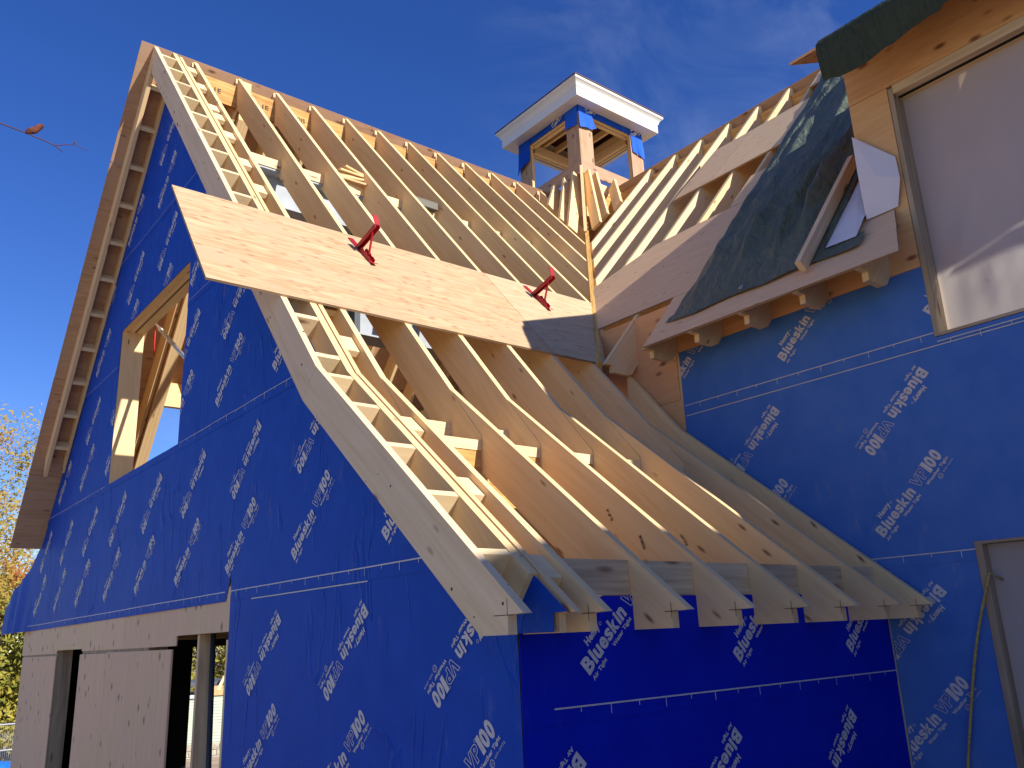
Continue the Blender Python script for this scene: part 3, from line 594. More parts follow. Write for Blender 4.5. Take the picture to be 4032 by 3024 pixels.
def kC(u, v): return u > -1.573 and v < 1.857 and not (u > -W1Y0 and v > W1Z0-.035) and not (u > -W2Y0 and v < W2Z1 and v > W2Z0)
def kC0(u, v): return kC(u, v) and u > -.29
prints(toC(0), -.97, .205, [-.33+.965*i for i in (0, 1)], [.002+.965*i for i in (0, 1)], side, linC+[('u', -.29)], kC0)
prints(toC(.002), .21, 1.39, [-.251+.965*i for i in range(-1, 3)], [.122+.968*i for i in range(-1, 3)], side, linC, kC)
prints(toC(.004), 1.39, 2.57, [-.724+.965*i for i in range(-1, 2)], [], side, linC, kC)
ruler(toC(.004), -1.56, -W1Y0-.003, 1.455, side); ruler(toC(.0045), -W1Y0+.01, 2, 1.400, side); ruler(toC(.0022), -1.56, 2, 1.380, side, False)
ruler(toC(.002), -.9, -W2Y0, .262, side)
prism('plywood_panel', rc(1.60, 3.2, 1.512, 2.25), 'x', XC-.004, XC+.004, 'orange_plywood', side, 'y')
prism('plywood_panel', rc(1.576, 3.2, .3, 1.508), 'x', XC-.003, XC+.004, 'orange_plywood', side, 'y')
prism('plywood_panel', rc(-.14, 1.597, 1.86, 2.2), 'x', XC-.004, XC+.004, 'orange_plywood', side, 'y')
prism('plywood_panel', rc(-.228, -.143, 1.86, 2.2), 'x', XC-.004, XC+.004, 'orange_plywood', side, 'y')
# lower window lining
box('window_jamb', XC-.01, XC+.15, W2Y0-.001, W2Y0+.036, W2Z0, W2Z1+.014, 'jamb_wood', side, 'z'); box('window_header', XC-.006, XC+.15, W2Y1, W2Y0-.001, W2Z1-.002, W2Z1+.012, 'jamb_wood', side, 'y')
# ---- rafters of the slope that faces the left wing
DV = .235/C1; GX = (C1, 0, T1*C1)
def mr_poly(x0, x1, tail=False):
    p = [(x0, main_z(x0)), (x1, main_z(x1)), (x1, main_z(x1)-DV)]
    if tail: p += [(1.93, main_z(1.93)-DV), (1.885, 1.772), (1.725, 1.772), (1.725, 1.826), (1.648, 1.826)]; p[0] = (1.655, main_z(1.655))
    else: p += [(x0, main_z(x0)-DV)]
    return p
ys_r = [2.01+S16*i for i in range(-5, 6)]
for y in ys_r:
    if y < 2.2: prism('rafter', mr_poly(1.65, RX-.035, True), 'y', y-TH, y, 'lumber', main, GX)
    else: prism('jack_rafter', mr_poly(max(2.03, y-.39+.03), RX-.035), 'y', y-TH, y, 'lumber_pale', main, GX)
for y in ys_r[1:6]: box('eave_block', XC+.006, XC+.044, y+.001, y+S16-TH-.001, 1.98, 2.17, 'lumber_pale', main, 'y')
prism('ridge_beam', [(RX-.033, 5.17), (RX+.012, 5.17), (RX+.012, 5.42), (RX-.033, 5.42)], 'y', .1, 5.2, 'laminated_beam', main, 'y')
# valley rafter
va, vb = Vector((4.30, 4.69, main_z(4.30)-.015)), Vector((1.70, 2.09, main_z(1.70)-.015))
bar('valley_rafter', va-Vector((0, 0, .14)), vb-Vector((0, 0, .14)), .045, .30, 'laminated_beam', main, (1, -1, 0))
# sheathing
def msheet(pts, mat, off=.001, t=.016):
    V = []
    for d in (off, off+t):
        for x, y in pts: V.append((x-d*T1*C1, y, main_z(x)+d*C1))
    n = len(pts); F = [tuple(range(n)), tuple(range(2*n-1, n-1, -1))]+[(i, i+n, (i+1) % n+n, (i+1) % n) for i in range(n)]
    return edged(recalc(mk('roof_panel', V, F, mat, main, 'y')))
msheet([(2.062, 2.455), (2.70, 3.06), (2.93, 2.45), (2.93, .1), (2.062, .1)], 'tan_plywood')
msheet([(1.652, 1.587), (2.058, 1.595), (2.058, -.13), (1.652, -.29)], 'tan_plywood')
msheet([(3.61, 2.735), (4.25, 2.60), (4.25, 2.145), (3.61, 2.255)], 'tan_plywood'); msheet([(3.61, 2.249), (4.25, 2.139), (4.25, .1), (3.61, .1)], 'tan_plywood')
msheet([(2.935, 1.62), (3.3, 1.60), (3.3, .1), (2.935, .1)], 'tan_plywood'); msheet([(4.5, 1.56), (4.86, 1.56), (4.86, .2), (4.5, .2)], 'tan_plywood')
msheet([(1.65, -2.5), (2.66, -2.5), (2.66, YE), (1.65, YE)], 'tan_plywood')  # out of view, added to bound the sun on the dormer plastic
# east slope, seen only as a band above the ridge beam
for i, (a, b_) in enumerate(((-4.2, -1.8), (-1.796, .6), (.604, 3.0), (3.004, 4.62))):
    for x0, x1 in ((RX-.004, RX+.79), (RX+.794, RX+1.58), (RX+1.584, RX+2.6)):
        V = [(x+d*T1*C1, y, RZ-(x-RX)*T1+d*C1) for d in (.001, .017) for x, y in ((x0, a), (x1, a), (x1, b_), (x0, b_))]
        F = [(0, 1, 2, 3), (7, 6, 5, 4)]+[(k, k+4, (k+1) % 4+4, (k+1) % 4) for k in range(4)]
        recalc(mk('roof_panel', V, F, 'soffit_plywood', main, 'y'))
for y in ys_r: prism('far_rafter', [(RX+.014, RZ-.014*T1), (7.4, RZ-(7.4-RX)*T1), (7.4, RZ-(7.4-RX)*T1-DV), (RX+.014, RZ-.014*T1-DV)], 'y', y-TH, y, 'lumber', main, GX)
box('floor_deck', XC+.16, 7.6, YE, 9.2, .35, .40, 'soffit_plywood', main, 'y')
prism('far_wall', rc(YE, 9.2, GROUND, 2.4), 'x', 7.5, 7.62, 'lumber', main, 'z')

# ================================================================== DORMER on the main wing
dorm = thing('wall_dormer', 'orange plywood wall dormer with a plastic-covered window, rising through the eave', 'dormer', (XC, -1.4, 1.3))
dx0, dx1 = XC-.006, XC+.008
prism('front_panel', rc(-2.4, .015, 3.052, 3.485), 'x', dx0, dx1, 'orange_plywood', dorm, 'y'); prism('front_panel', rc(-.231, .015, 1.862, 3.048), 'x', dx0, dx1, 'orange_plywood', dorm, 'y')
box('corner_post', XC+.01, XC+.15, -.19, .012, 1.9, 3.4, 'lumber', dorm, 'z'); box('corner_post', XC+.01, XC+.15, -2.25, W1Y1, 1.3, 3.4, 'lumber', dorm, 'z')
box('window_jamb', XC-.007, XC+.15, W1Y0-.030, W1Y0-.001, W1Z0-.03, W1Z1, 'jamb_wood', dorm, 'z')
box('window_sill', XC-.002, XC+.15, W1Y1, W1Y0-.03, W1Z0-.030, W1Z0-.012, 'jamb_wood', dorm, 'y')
for a, b_, m_, dz in ((-.004, .05, 'lumber_grey', 0), (.052, .084, 'black_foam', .003), (.086, .15, 'lumber', 0)): box('window_header', XC+a, XC+b_, W1Y1, W1Y0-.03, W1Z1-.04+dz, W1Z1+.02, m_, dorm, 'y')
dz = lambda x: 3.34+(x-1.7)*.50
def dslab(name, pts, z_off, t, mat, grain='y'):
    V = [(x, y, dz(x)+z_off+d) for d in (0, t) for x, y in pts]; n = len(pts)
    F = [tuple(range(n)), tuple(range(2*n-1, n-1, -1))]+[(i, i+n, (i+1) % n+n, (i+1) % n) for i in range(n)]
    return recalc(mk(name, V, F, mat, dorm, grain))
dslab('roof_panel', [(1.69, .195), (3.95, .195), (3.95, -1.7), (1.69, -1.7)], 0, .018, 'orange_plywood'); dslab('roof_panel', [(1.69, -1.704), (3.95, -1.704), (3.95, -2.5), (1.69, -2.5)], 0, .018, 'orange_plywood')
for y in (.0, -.45, -.9, -1.35, -1.8, -2.25): prism('dormer_rafter', [(1.73, dz(1.73)-.003), (3.9, dz(3.9)-.003), (3.9, dz(3.9)-.14), (2.0, dz(2.0)-.14), (1.73, dz(1.73)-.08)], 'y', y-.019, y+.019, 'lumber', dorm, 'x')
prism('cheek_wall', [(XC+.02, 2.3), (XC+.02, 3.47), (3.85, 4.39), (3.85, main_z(3.85)+.01)], 'y', -.02, .012, 'orange_plywood', dorm, 'x')

prism('cheek_wall', [(XC+.02, 1.9), (XC+.02, 3.47), (3.85, 4.39), (3.85, main_z(3.85)+.01), (2.5, main_z(2.5)+.02)], 'y', -2.44, -2.41, 'orange_plywood', dorm, 'x')  # out of view, added to block sun behind the window plastic
# ================================================================== CUPOLA
cup = thing('cupola', 'open square cupola with white cornice and blue wrapped lintels on the ridge crossing', 'cupola', (RX, RY, 5.6))
CX, CY = RX, RY
def ringprism(name, prof, mat, parent):
    """profile (half-width, z) swept round the square"""
    V, F = [], []; n = len(prof)
    for sx, sy in ((-1, -1), (1, -1), (1, 1), (-1, 1)):
        for h, z in prof: V.append((CX+sx*h, CY+sy*h, z))
    for k in range(4):
        for i in range(n):
            a, b_ = k*n+i, k*n+(i+1) % n; c, d = ((k+1) % 4)*n+i, ((k+1) % 4)*n+(i+1) % n; F.append((a, c, d, b_))
    return recalc(mk(name, V, F, mat, parent, 'x'))
HW = .608
ringprism('cornice', [(.60, 6.600), (.778, 6.590), (.778, 6.712), (.786, 6.722), (.792, 6.735), (.796, 6.752), (.806, 6.772), (.824, 6.792), (.838, 6.802), (.842, 6.812), (.842, 6.838), (.60, 6.838)], 'white_trim', cup)
V = [(CX+sx*.852, CY+sy*.852, 6.840) for sx, sy in ((-1, -1), (1, -1), (1, 1), (-1, 1))]+[(CX+sx*.852, CY+sy*.852, 6.851) for sx, sy in ((-1, -1), (1, -1), (1, 1), (-1, 1))]+[(CX, CY, 7.12), (CX, CY, 7.10)]
recalc(mk('cupola_roof', V, [(0, 1, 5, 4), (1, 2, 6, 5), (2, 3, 7, 6), (3, 0, 4, 7), (4, 5, 8), (5, 6, 8), (6, 7, 8), (7, 4, 8), (1, 0, 9), (2, 1, 9), (3, 2, 9), (0, 3, 9)], 'drip_edge', cup))
PW = .235; ZS, ZH = 5.56, 6.50
for sx, sy in ((-1, -1), (1, -1), (1, 1), (-1, 1)):
    xo, yo = CX+sx*HW, CY+sy*HW
    xs_, ys_ = sorted((xo, xo-sx*.015)), sorted((yo, yo-sy*PW)); ps = []
    post = box('post', *sorted((xo-sx*.016, xo-sx*.05)), *sorted((yo-sy*.05, yo-sy*(PW-.002))), 5.0, ZH, 'lumber', cup, 'z')
    box('post', *sorted((xo-sx*.05, xo-sx*(PW-.002))), *sorted((yo-sy*.016, yo-sy*.05)), 5.0, ZH, 'lumber', cup, 'z')
    box('post_panel', xs_[0], xs_[1], *sorted((yo-sy*.002, yo-sy*(PW+.004))), 5.55, 6.52, 'soffit_plywood', post, 'z')
    box('post_panel', *sorted((xo-sx*.017, xo-sx*(PW+.004))), *sorted((yo, yo-sy*.015)), 5.55, 6.52, 'soffit_plywood', post, 'z')
for sy in (-1, 1):
    for j, (a, b_, m_, dd) in enumerate(((.018, .055, 'lumber_pale', 0), (.056, .072, 'black_foam', .02), (.073, .13, 'lumber_pale', 0))):
        y0, y1 = sorted((CY+sy*(HW-a), CY+sy*(HW-b_))); box('lintel', CX-HW+PW-.05, CX+HW-PW+.05, y0, y1, ZH+dd, ZH+.13, m_, cup, 'x')
        x0, x1 = sorted((CX+sy*(HW-a), CX+sy*(HW-b_))); box('lintel', x0, x1, CY-HW+PW-.05, CY+HW-PW+.05, ZH+dd, ZH+.13, m_, cup, 'y')
    y0, y1 = sorted((CY+sy*HW, CY+sy*(HW+.004))); box('wrap_sheet', CX-HW-.004, CX+HW+.004, y0, y1, 6.505, 6.60, 'blue_wrap', cup)
    x0, x1 = sorted((CX+sy*HW, CX+sy*(HW+.003))); box('wrap_sheet', x0, x1, CY-HW, CY+HW, 6.505, 6.60, 'blue_wrap', cup)
    y0, y1 = sorted((CY+sy*(HW+.001), CY+sy*(HW+.017))); box('ledger', CX-HW-.017, CX+HW+.017, y0, y1, 5.585, 5.765, 'soffit_plywood', cup, 'x')
    x0, x1 = sorted((CX+sy*(HW+.001), CX+sy*(HW+.017))); box('ledger', x0, x1, CY-HW, CY+HW, 5.585, 5.765, 'soffit_plywood', cup, 'y')
    y0, y1 = sorted((CY+sy*(HW-.02), CY+sy*(HW-.12))); box('ledger_plate', CX-HW+.02, CX+HW-.02, y0, y1, 5.42, 5.55, 'lumber_pale', cup, 'x'); box('ledger_plate', CX-HW+.021, CX-HW+.12, CY-HW+.121, CY+HW-.121, 5.42, 5.55, 'lumber_pale', cup, 'y')
# little rafters inside the cupola roof and the ceiling boards
for i in range(5):
    t = -.5+i*.25; box('ceiling_joist', CX+t-.019, CX+t+.019, CY-.58, CY+.58, 6.64, 6.73, 'lumber', cup, 'y')
bar('hip_rafter', (CX-.7, CY-.7, 6.80), (CX, CY, 7.06), .038, .09, 'lumber', cup, (1, -1, 0)); bar('hip_rafter', (CX+.7, CY+.7, 6.80), (CX, CY, 7.06), .038, .09, 'lumber', cup, (1, -1, 0)); bar('hip_rafter', (CX+.7, CY-.7, 6.80), (CX, CY, 7.06), .038, .09, 'lumber', cup, (1, 1, 0))
# loose ends of wrap hanging over the post tops
def hang(pts_top, pts_bot, mat, out, curl=.03, n=8, m=6, ex=.0, lab=None):
    V, F = [], []; a, b_ = Vector(pts_top[0]), Vector(pts_top[1]); c, d = Vector(pts_bot[0]), Vector(pts_bot[1]); out = Vector(out)
    for j in range(m+1):
        for i in range(n+1):
            s, t = i/n, j/m; p = a.lerp(b_, s).lerp(c.lerp(d, s), t)
            V.append(p+out*(.006+ex*t+curl*t*t*(.6+.7*nz(s*3+ex*50, t*2, p.x*3))))
    for j in range(m):
        for i in range(n): F.append((j*(n+1)+i, j*(n+1)+i+1, (j+1)*(n+1)+i+1, (j+1)*(n+1)+i))
    return mk('wrap_flap', V, F, mat, cup, 'z', True)
x0, y0 = CX-HW, CY-HW
hang([(x0, y0-.004, 6.60), (x0+PW, y0-.004, 6.60)], [(x0+.0, y0-.004, 6.26), (x0+PW+.03, y0-.004, 6.30)], 'blue_wrap_flap', (0, -1, 0), .05)
hang([(x0-.004, y0, 6.60), (x0-.004, y0+PW, 6.60)], [(x0-.004, y0+.02, 6.30), (x0-.004, y0+PW+.01, 6.32)], 'blue_wrap_flap', (-1, 0, 0), .03)
xr_ = CX+HW
hang([(xr_-PW, y0-.004, 6.55), (xr_-PW*.5, y0-.004, 6.55)], [(xr_-PW+.02, y0-.004, 6.24), (xr_-PW*.48, y0-.004, 6.22)], 'blue_wrap_flap', (0, -1, 0), .02)
hang([(xr_-PW*.5, y0-.004, 6.55), (xr_, y0-.004, 6.55)], [(xr_-PW*.44, y0-.004, 6.22), (xr_+.01, y0-.004, 6.20)], 'blue_wrap_flap', (0, -1, 0), .03)
yl = CY+HW
hang([(x0-.004, yl-PW, 6.60), (x0-.004, yl, 6.60)], [(x0-.004, yl-PW, 6.25), (x0-.004, yl+.02, 6.12)], 'blue_wrap', (-1, 0, 0), .05)
small = 1
tf = lambda u, v: (x0+u, y0-.012, v); tl = lambda u, v: (x0-.011, y0+u, v)
kc = lambda u, v: v < 6.595 and v > 6.508
for uu in (.14, 1.0): place_print('printed_lettering', tf, uu, 6.45, R(44), cup, [('v', 6.595), ('v', 6.508)], kc)
for uu in (.5,): place_print('printed_lettering', lambda u, v: (x0-.011, y0+1.0-u, v), uu, 6.43, R(44), cup, [('v', 6.595), ('v', 6.508)], kc)
# skirt of short rafters between ledger and roof valley
SK = [((4.21, 4.61, 5.60), (3.95, 4.36, 4.50)), ((4.30, 4.63, 5.58), (4.04, 4.25, 4.60)), ((4.43, 4.63, 5.58), (4.17, 4.24, 4.74)), ((4.78, 4.63, 5.58), (4.30, 4.12, 4.88)),
      ((4.24, 4.74, 5.58), (3.72, 4.36, 4.50)), ((4.24, 4.92, 5.58), (3.72, 4.50, 4.66)), ((4.24, 5.12, 5.57), (3.80, 4.78, 4.98))]
for i, (p, q) in enumerate(SK): bar('skirt_rafter', p, q, .038, .15, 'lumber', cup, (1, -1, 0) if i == 0 else ((1, 0, 0) if i < 4 else (0, 1, 0)))
bar('skirt_header', (4.28, 4.69, 5.26), (5.2, 4.69, 5.26), .04, .30, 'laminated_beam', cup, (0, 1, 0)); bar('skirt_header', (4.30, 4.72, 5.26), (4.30, 5.6, 5.26), .04, .30, 'laminated_beam', cup, (1, 0, 0))

# ================================================================== SHEETS AND LOOSE THINGS
def slope_main(x, y, d): return Vector((x-d*T1*C1, y, main_z(x)+d*C1))
def tarp():
    V, F = [], []; nx, ny = 150, 90
    for i in range(nx+1):
        for j in range(ny+1):
            a, b_ = i/nx, j/ny
            x = 1.78+a*3.02; yl_ = 1.435+.03*nz(a*7, 1.3, 2)+.02*nz(a*22, 4, 1)+(.03 if a < .02 else 0); y = yl_-b_*(yl_+.02)
            xx = x+.05*nz(y*3, 7.7, .4)*(1-a)**3
            # a few long folds run down from the dormer, with fine crinkles between
            d = .025+.02*(1+nz(x*.8, y*1.4, 3.3))
            for yc, sl_, wd, hh in ((1.30, .03, .03, .03), (1.12, .05, .06, .06), (.86, -.09, .045, .11), (.66, .02, .035, .08), (.52, -.12, .03, .07), (.44, -.05, .04, .11), (.30, .03, .035, .07)):
                q = (y-yc-sl_*(x-3)-.06*nz(x*1.3, yc*9, 1))/wd; hq = hh*(.55+.9*nz(x*.9, yc*5, 7))*(.05+.95*min(1, max(0, (x-1.78)/.7)))
                d += max(0, hq)*math.exp(-q*q)
            d += .026*max(0, 1-abs(nz(x*2.1+y*1.2, y*4.4, 2.1))*3.5)*(.4+.6*abs(nz(x*.9, y*.9, 9)))+.014*max(0, 1-abs(nz(x*4.3-y*2.2, y*7.4+x, 5.1))*4)
            d += .007*nz(x*6, y*8, 1.7)+.004*nz(x*13+y*9, y*15, 4.1)
            up_ = min(1, max(0, (x-2.5)/.7)); rdg = max(0, 1-abs(nz(y*6.5+x*.5, x*.75, 6.6))*3.0)
            d += .05*up_*rdg*(.5+.8*abs(nz(x*1.1, y*2, 3)))
            k_ = 1.3-.8*min(1, max(0, (x-2.6)/.6)); k_ *= min(1, .22+max(0, x-1.78)*1.5)*(1 if y > .42 else .35+.65*max(0, (y-.34)/.08)); d = .012+k_*d
            d += .10*max(0, b_-.7)**1.4*(1-.6*abs(a-.5))
            d *= min(1, .25+(1-abs(2*0-1))*0+min(b_, .12)*8)*1
            d = max(.02, d)
            V.append(slope_main(xx, y, d+.008))
    for i in range(nx):
        for j in range(ny): F.append((i*(ny+1)+j, (i+1)*(ny+1)+j, (i+1)*(ny+1)+j+1, i*(ny+1)+j+1))
    # torn hole by the dormer corner
    F = [f for f in F if not (lambda p: p[0] < 2.52 and p[0] > 1.86 and p[1] < .235-(2.52-p[0])*.02)(sum((V[k] for k in f), Vector())/4)]
    o = mk('tarp', V, F, 'green_tarp', None, 'x', True)
    return tag(o, 'dark green creased tarp spread down the roof slope beside the dormer', 'tarp')
tarp()
def grommet():
    V, F = [], []; c = slope_main(1.79, .80, .06); n = 14; ring = []
    P = []; pts = [slope_main(1.80+.012*math.cos(6.2832*i/n), .80+.012*math.sin(6.2832*i/n), .065) for i in range(n+1)]
    return pts
gpts = grommet(); tag(tube('tarp_grommet', gpts, .004, 'zinc', None, 6), 'small metal ring in the lower hem of the green roof tarp', 'grommet')
def dormer_tarp():
    V, F = [], []; n = 70; prof = [(.75, .035), (.4, .03), (.12, .03), (.0, .03), (-.035, .0), (-.04, -.06), (-.035, -.13), (-.028, -.20), (-.02, -.26)]
    for i in range(n+1):
        y = -.015-2.38*i/n
        for k, (dx, dzz) in enumerate(prof):
            w_ = .018*nz(y*4, k*.9, 3)+.01*nz(y*13, k*1.7, 6)
            cut = 1+(.35*nz(y*2.2, 0, 8)+.08*nz(y*9, 1, 8))*(k/8) if k > 4 else 1
            if y > -.10 and k > 4: cut *= .95
            if y < -.75 and k > 5: cut *= .85
            V.append((1.69+dx+w_*(k > 3), y, dz(1.69+max(0, dx))+ (dzz+.018 if dzz > 0 else dzz*cut)+w_*.5))
    m = len(prof)
    for i in range(n):
        for k in range(m-1): F.append((i*m+k, i*m+k+1, (i+1)*m+k+1, (i+1)*m+k))
    return tag(mk('tarp', V, F, 'olive_tarp', None, 'x', True), 'dark olive tarp folded over the front edge of the dormer roof', 'tarp')
dormer_tarp()
def plastic(y0, y1, z0, z1, x, label, grp, parent=None):
    V, F = [], []; ny, nz_ = 60, 60
    for i in range(ny+1):
        for j in range(nz_+1):
            y = y0+(y1-y0)*i/ny; z = z0+(z1-z0)*j/nz_; e = min(1, 6*min(i/ny, 1-i/ny, j/nz_, 1-j/nz_)+.05)
            d = .035*nz(y*1.7, z*1.2, 2.2)+.02*nz(y*5+z*2, z*1.4, 5)+.009*nz(y*12+z*5, z*4, 1)+.012*max(0, 1-5*abs(nz(y*2.3+z*1.1, z*.9-y*.4, 6)))
            d += .012*nz(y*12, z*1.5, 3)*max(0, 1-(z-z0)/.4)
            V.append((x+d*e, y, z))
    for i in range(ny):
        for j in range(nz_): F.append((i*(nz_+1)+j, (i+1)*(nz_+1)+j, (i+1)*(nz_+1)+j+1, i*(nz_+1)+j+1))
    return tag(mk('plastic_sheet', V, F, 'clear_poly', None, 'z', True), label, 'plastic sheet', grp)
plastic(W1Y1, W1Y0-.031, W1Z0-.011, W1Z1-.03, XC+.11, 'milky plastic sheet closing the big dormer window', 'plastic sheets over windows')
plastic(W2Y1, W2Y0-.002, W2Z0, W2Z1-.004, XC+.05, 'milky plastic sheet over the lower window, behind the hanging rope', 'plastic sheets over windows')
# white membrane by the dormer corner
def membrane():
    V = [(XC-.03, .02, 2.83), (XC-.022, -.215, 2.575), (XC-.035, -.225, 2.42), (XC-.022, -.178, 2.262), (XC-.03, .018, 2.255), (XC-.045, .016, 2.55), (XC-.05, -.09, 2.5)]
    F = [(0, 5, 6), (0, 6, 1), (1, 6, 2), (2, 6, 3), (3, 6, 4), (4, 6, 5)]
    a = slope_main(2.42, .03, .055); b_ = slope_main(2.40, .215, .045); c = slope_main(1.88, .235, .04); d = slope_main(1.86, .02, .05); e = slope_main(2.2, .13, .07)
    k = len(V); V += [a, b_, c, d, e, Vector((XC-.03, .03, 2.255))]; F += [(k, k+1, k+4), (k+1, k+2, k+4), (k+2, k+3, k+4), (k+3, k, k+4)]
    o = mk('membrane_flap', V, F, 'white_membrane', None, 'z')
    return tag(recalc(o), 'white membrane flap folded round the dormer corner and roof', 'membrane')
membrane()
o = bar('loose_board', slope_main(2.60, .30, .10), slope_main(1.735, .315, .085), .04, .075, 'lumber_grey', None, (0, 1, 0)); tag(o, 'loose weathered batten lying down the roof tarp beside the white membrane', 'board')
# roof jacks
def jack_parts():
    # local frame: x across, y up the slope, z off the roof
    W_ = .022; parts = []
    strap = [(-W_, .20), (W_, .20), (W_, -.19), (-W_, -.19)]
    return parts
def roof_jack(s, x, rot, label):
    t = thing('roof_jack', label, 'roof bracket', (0, 0, 0), 'red roof brackets on the plywood strip')
    y, z = up_pt(s, .0175)
    m = Matrix.Translation((x, y, z)) @ Matrix.Rotation(math.atan(T1), 4, 'X') @ Matrix.Rotation(rot, 4, 'Z')
    t.matrix_world = m
    def lb(name, poly, x0, x1, parent=t, mat='red_steel'):
        n = len(poly); v = [(x0, a, b_) for a, b_ in poly]+[(x1, a, b_) for a, b_ in poly]
        f = [tuple(range(n)), tuple(range(2*n-1, n-1, -1))]+[(i, i+n, (i+1) % n+n, (i+1) % n) for i in range(n)]
        o = mk(name, v, f, mat, None, 'y'); recalc(o); o.parent = parent; return o
    W_ = .021
    st = lb('strap', [(.20, 0), (.20, .005), (-.16, .006), (-.20, .022), (-.205, .018), (-.165, .0)], -W_, W_)
    AP = [(.07, .006), (.04, .006), (-.06, .225), (-.035, .24)]; arm = lb('arm', AP, -W_, -W_+.004); lb('arm_flange', [(.073, .008), (.068, .005), (-.037, .237), (-.032, .242)], -W_+.004, W_-.004, arm); lb('arm_side', AP, W_-.004, W_, arm)
    lip = lb('lip', [(-.035, .242), (-.040, .236), (.035, .272), (.032, .278)], -W_, W_)
    lb('brace', [(-.02, .17), (-.03, .17), (-.095, .03), (-.085, .026)], -.006, .006)
    for sx in (-W_, W_-.004):
        lb('rack', [(.0, .006), (-.155, .006), (-.158, .024), (-.125, .030), (-.10, .026), (-.075, .036), (-.05, .03), (-.02, .04), (.0, .03)], sx, sx+.004)
    return t
roof_jack(1.68, -.005, R(7), 'red steel roof bracket on the plywood strip nearer the gable')
roof_jack(1.70, 1.625, R(5), 'red steel roof bracket on the plywood strip nearer the valley')
# scraps lying on the plates
ws = thing('wood_scraps', 'heap of splintered wood offcuts on the roof plate between two rafters', 'wood scraps', (.62, 4.05, 3.97))
for i in range(5):
    a = random.uniform(-.35, .35); c = Vector((.58+.03*i, 4.06+random.uniform(-.02, .02), 4.0+.028*i)); d = Vector((math.cos(a), .1*i-.2, .12*random.uniform(-1, 1)))*random.uniform(.13, .19)
    bar('offcut', c-d, c+d, .07-.006*i, .016, 'lumber', ws, (0, 1, .3))
tag(bar('wood_block', (1.27, 4.03, 3.985), (1.555, 4.03, 3.985), .10, .075, 'weathered_block', None, (0, 1, 0)), 'grey weathered timber offcut lying on the roof plate between rafters', 'wood block')
# brace rod and cord seen through the gable window
BR0, BR1 = Vector((-.35, 6.357, 3.157)), Vector((-.35, 5.254, 2.45))
br = thing('shoring_brace', 'galvanised telescopic brace slanting across the gable window opening', 'brace', (.2, 7.4, 3.5))
p0, p1 = BR0, BR1; dd = (p1-p0)
tube('inner_tube', [p0-dd*.05, p0+dd*.25], .012, 'zinc', br); tube('collar', [p0+dd*.2, p0+dd*.27], .024, 'zinc', br); tube('outer_tube', [p0+dd*.25, p0+dd*1.25], .019, 'zinc', br)
tag(tube('cord', [(-.35, 6.285, 3.2), (-.352, 6.27, 2.95), (-.35, 6.259, 2.762)], .006, 'red_cord'), 'thin red cord hanging inside the gable window', 'cord')
# rope at the lower right window
rp = [(XC+.03, W2Y0-.05, .10), (XC-.02, -.284, .135), (XC-.03, -.252, .045), (XC-.032, -.212, -.06), (XC-.032, -.174, -.164), (XC-.034, -.137, -.285), (XC-.033, -.102, -.409), (XC-.036, -.055, -.6), (XC-.034, -.011, -.772), (XC-.04, .02, -1.0), (XC-.04, .03, -1.4)]
tag(tube('rope', rp, .0075, 'yellow_rope', None, 7), 'thin yellow rope hanging from the lower plastic-covered window', 'rope')
tag(tube('pipe', [(-.47, 3.71, GROUND), (-.524, 3.71, .05)], .018, 'grey_steel', None, 10), 'dark metal pipe standing in the ground floor doorway', 'pipe')

# ================================================================== BACKGROUND
def leaves(n, center, rad, size, seed, clump=40, flat=1.0, zmin=None):
    rnd = random.Random(seed); V, F, T = [], [], []
    cs = []
    for _ in range(clump):
        while True:
            p = Vector((rnd.uniform(-1, 1), rnd.uniform(-1, 1), rnd.uniform(-1, 1)))
            if .25 < p.length < 1: break
        cs.append((Vector((p.x*rad[0], p.y*rad[1], p.z*rad[2])), rnd.uniform(.12, .3), rnd.random()))
    for _ in range(n):
        c, r, tt = cs[rnd.randrange(clump)]
        q = Vector((rnd.gauss(0, 1), rnd.gauss(0, 1), rnd.gauss(0, 1)))*r*min(rad)*.75
        p = Vector(center)+c+q
        if zmin is not None and p.z < zmin: continue
        a = Vector((rnd.gauss(0, 1), rnd.gauss(0, 1), rnd.gauss(0, 1))).normalized(); b_ = a.orthogonal().normalized(); s = size*rnd.uniform(.6, 1.4)
        k = len(V); V += [p-a*s, p+b_*s*.45, p+a*s, p-b_*s*.45]; F.append((k, k+1, k+2, k+3)); t = min(1, max(0, tt*.6+.4*rnd.random())); T += [t]*4
    return V, F, T
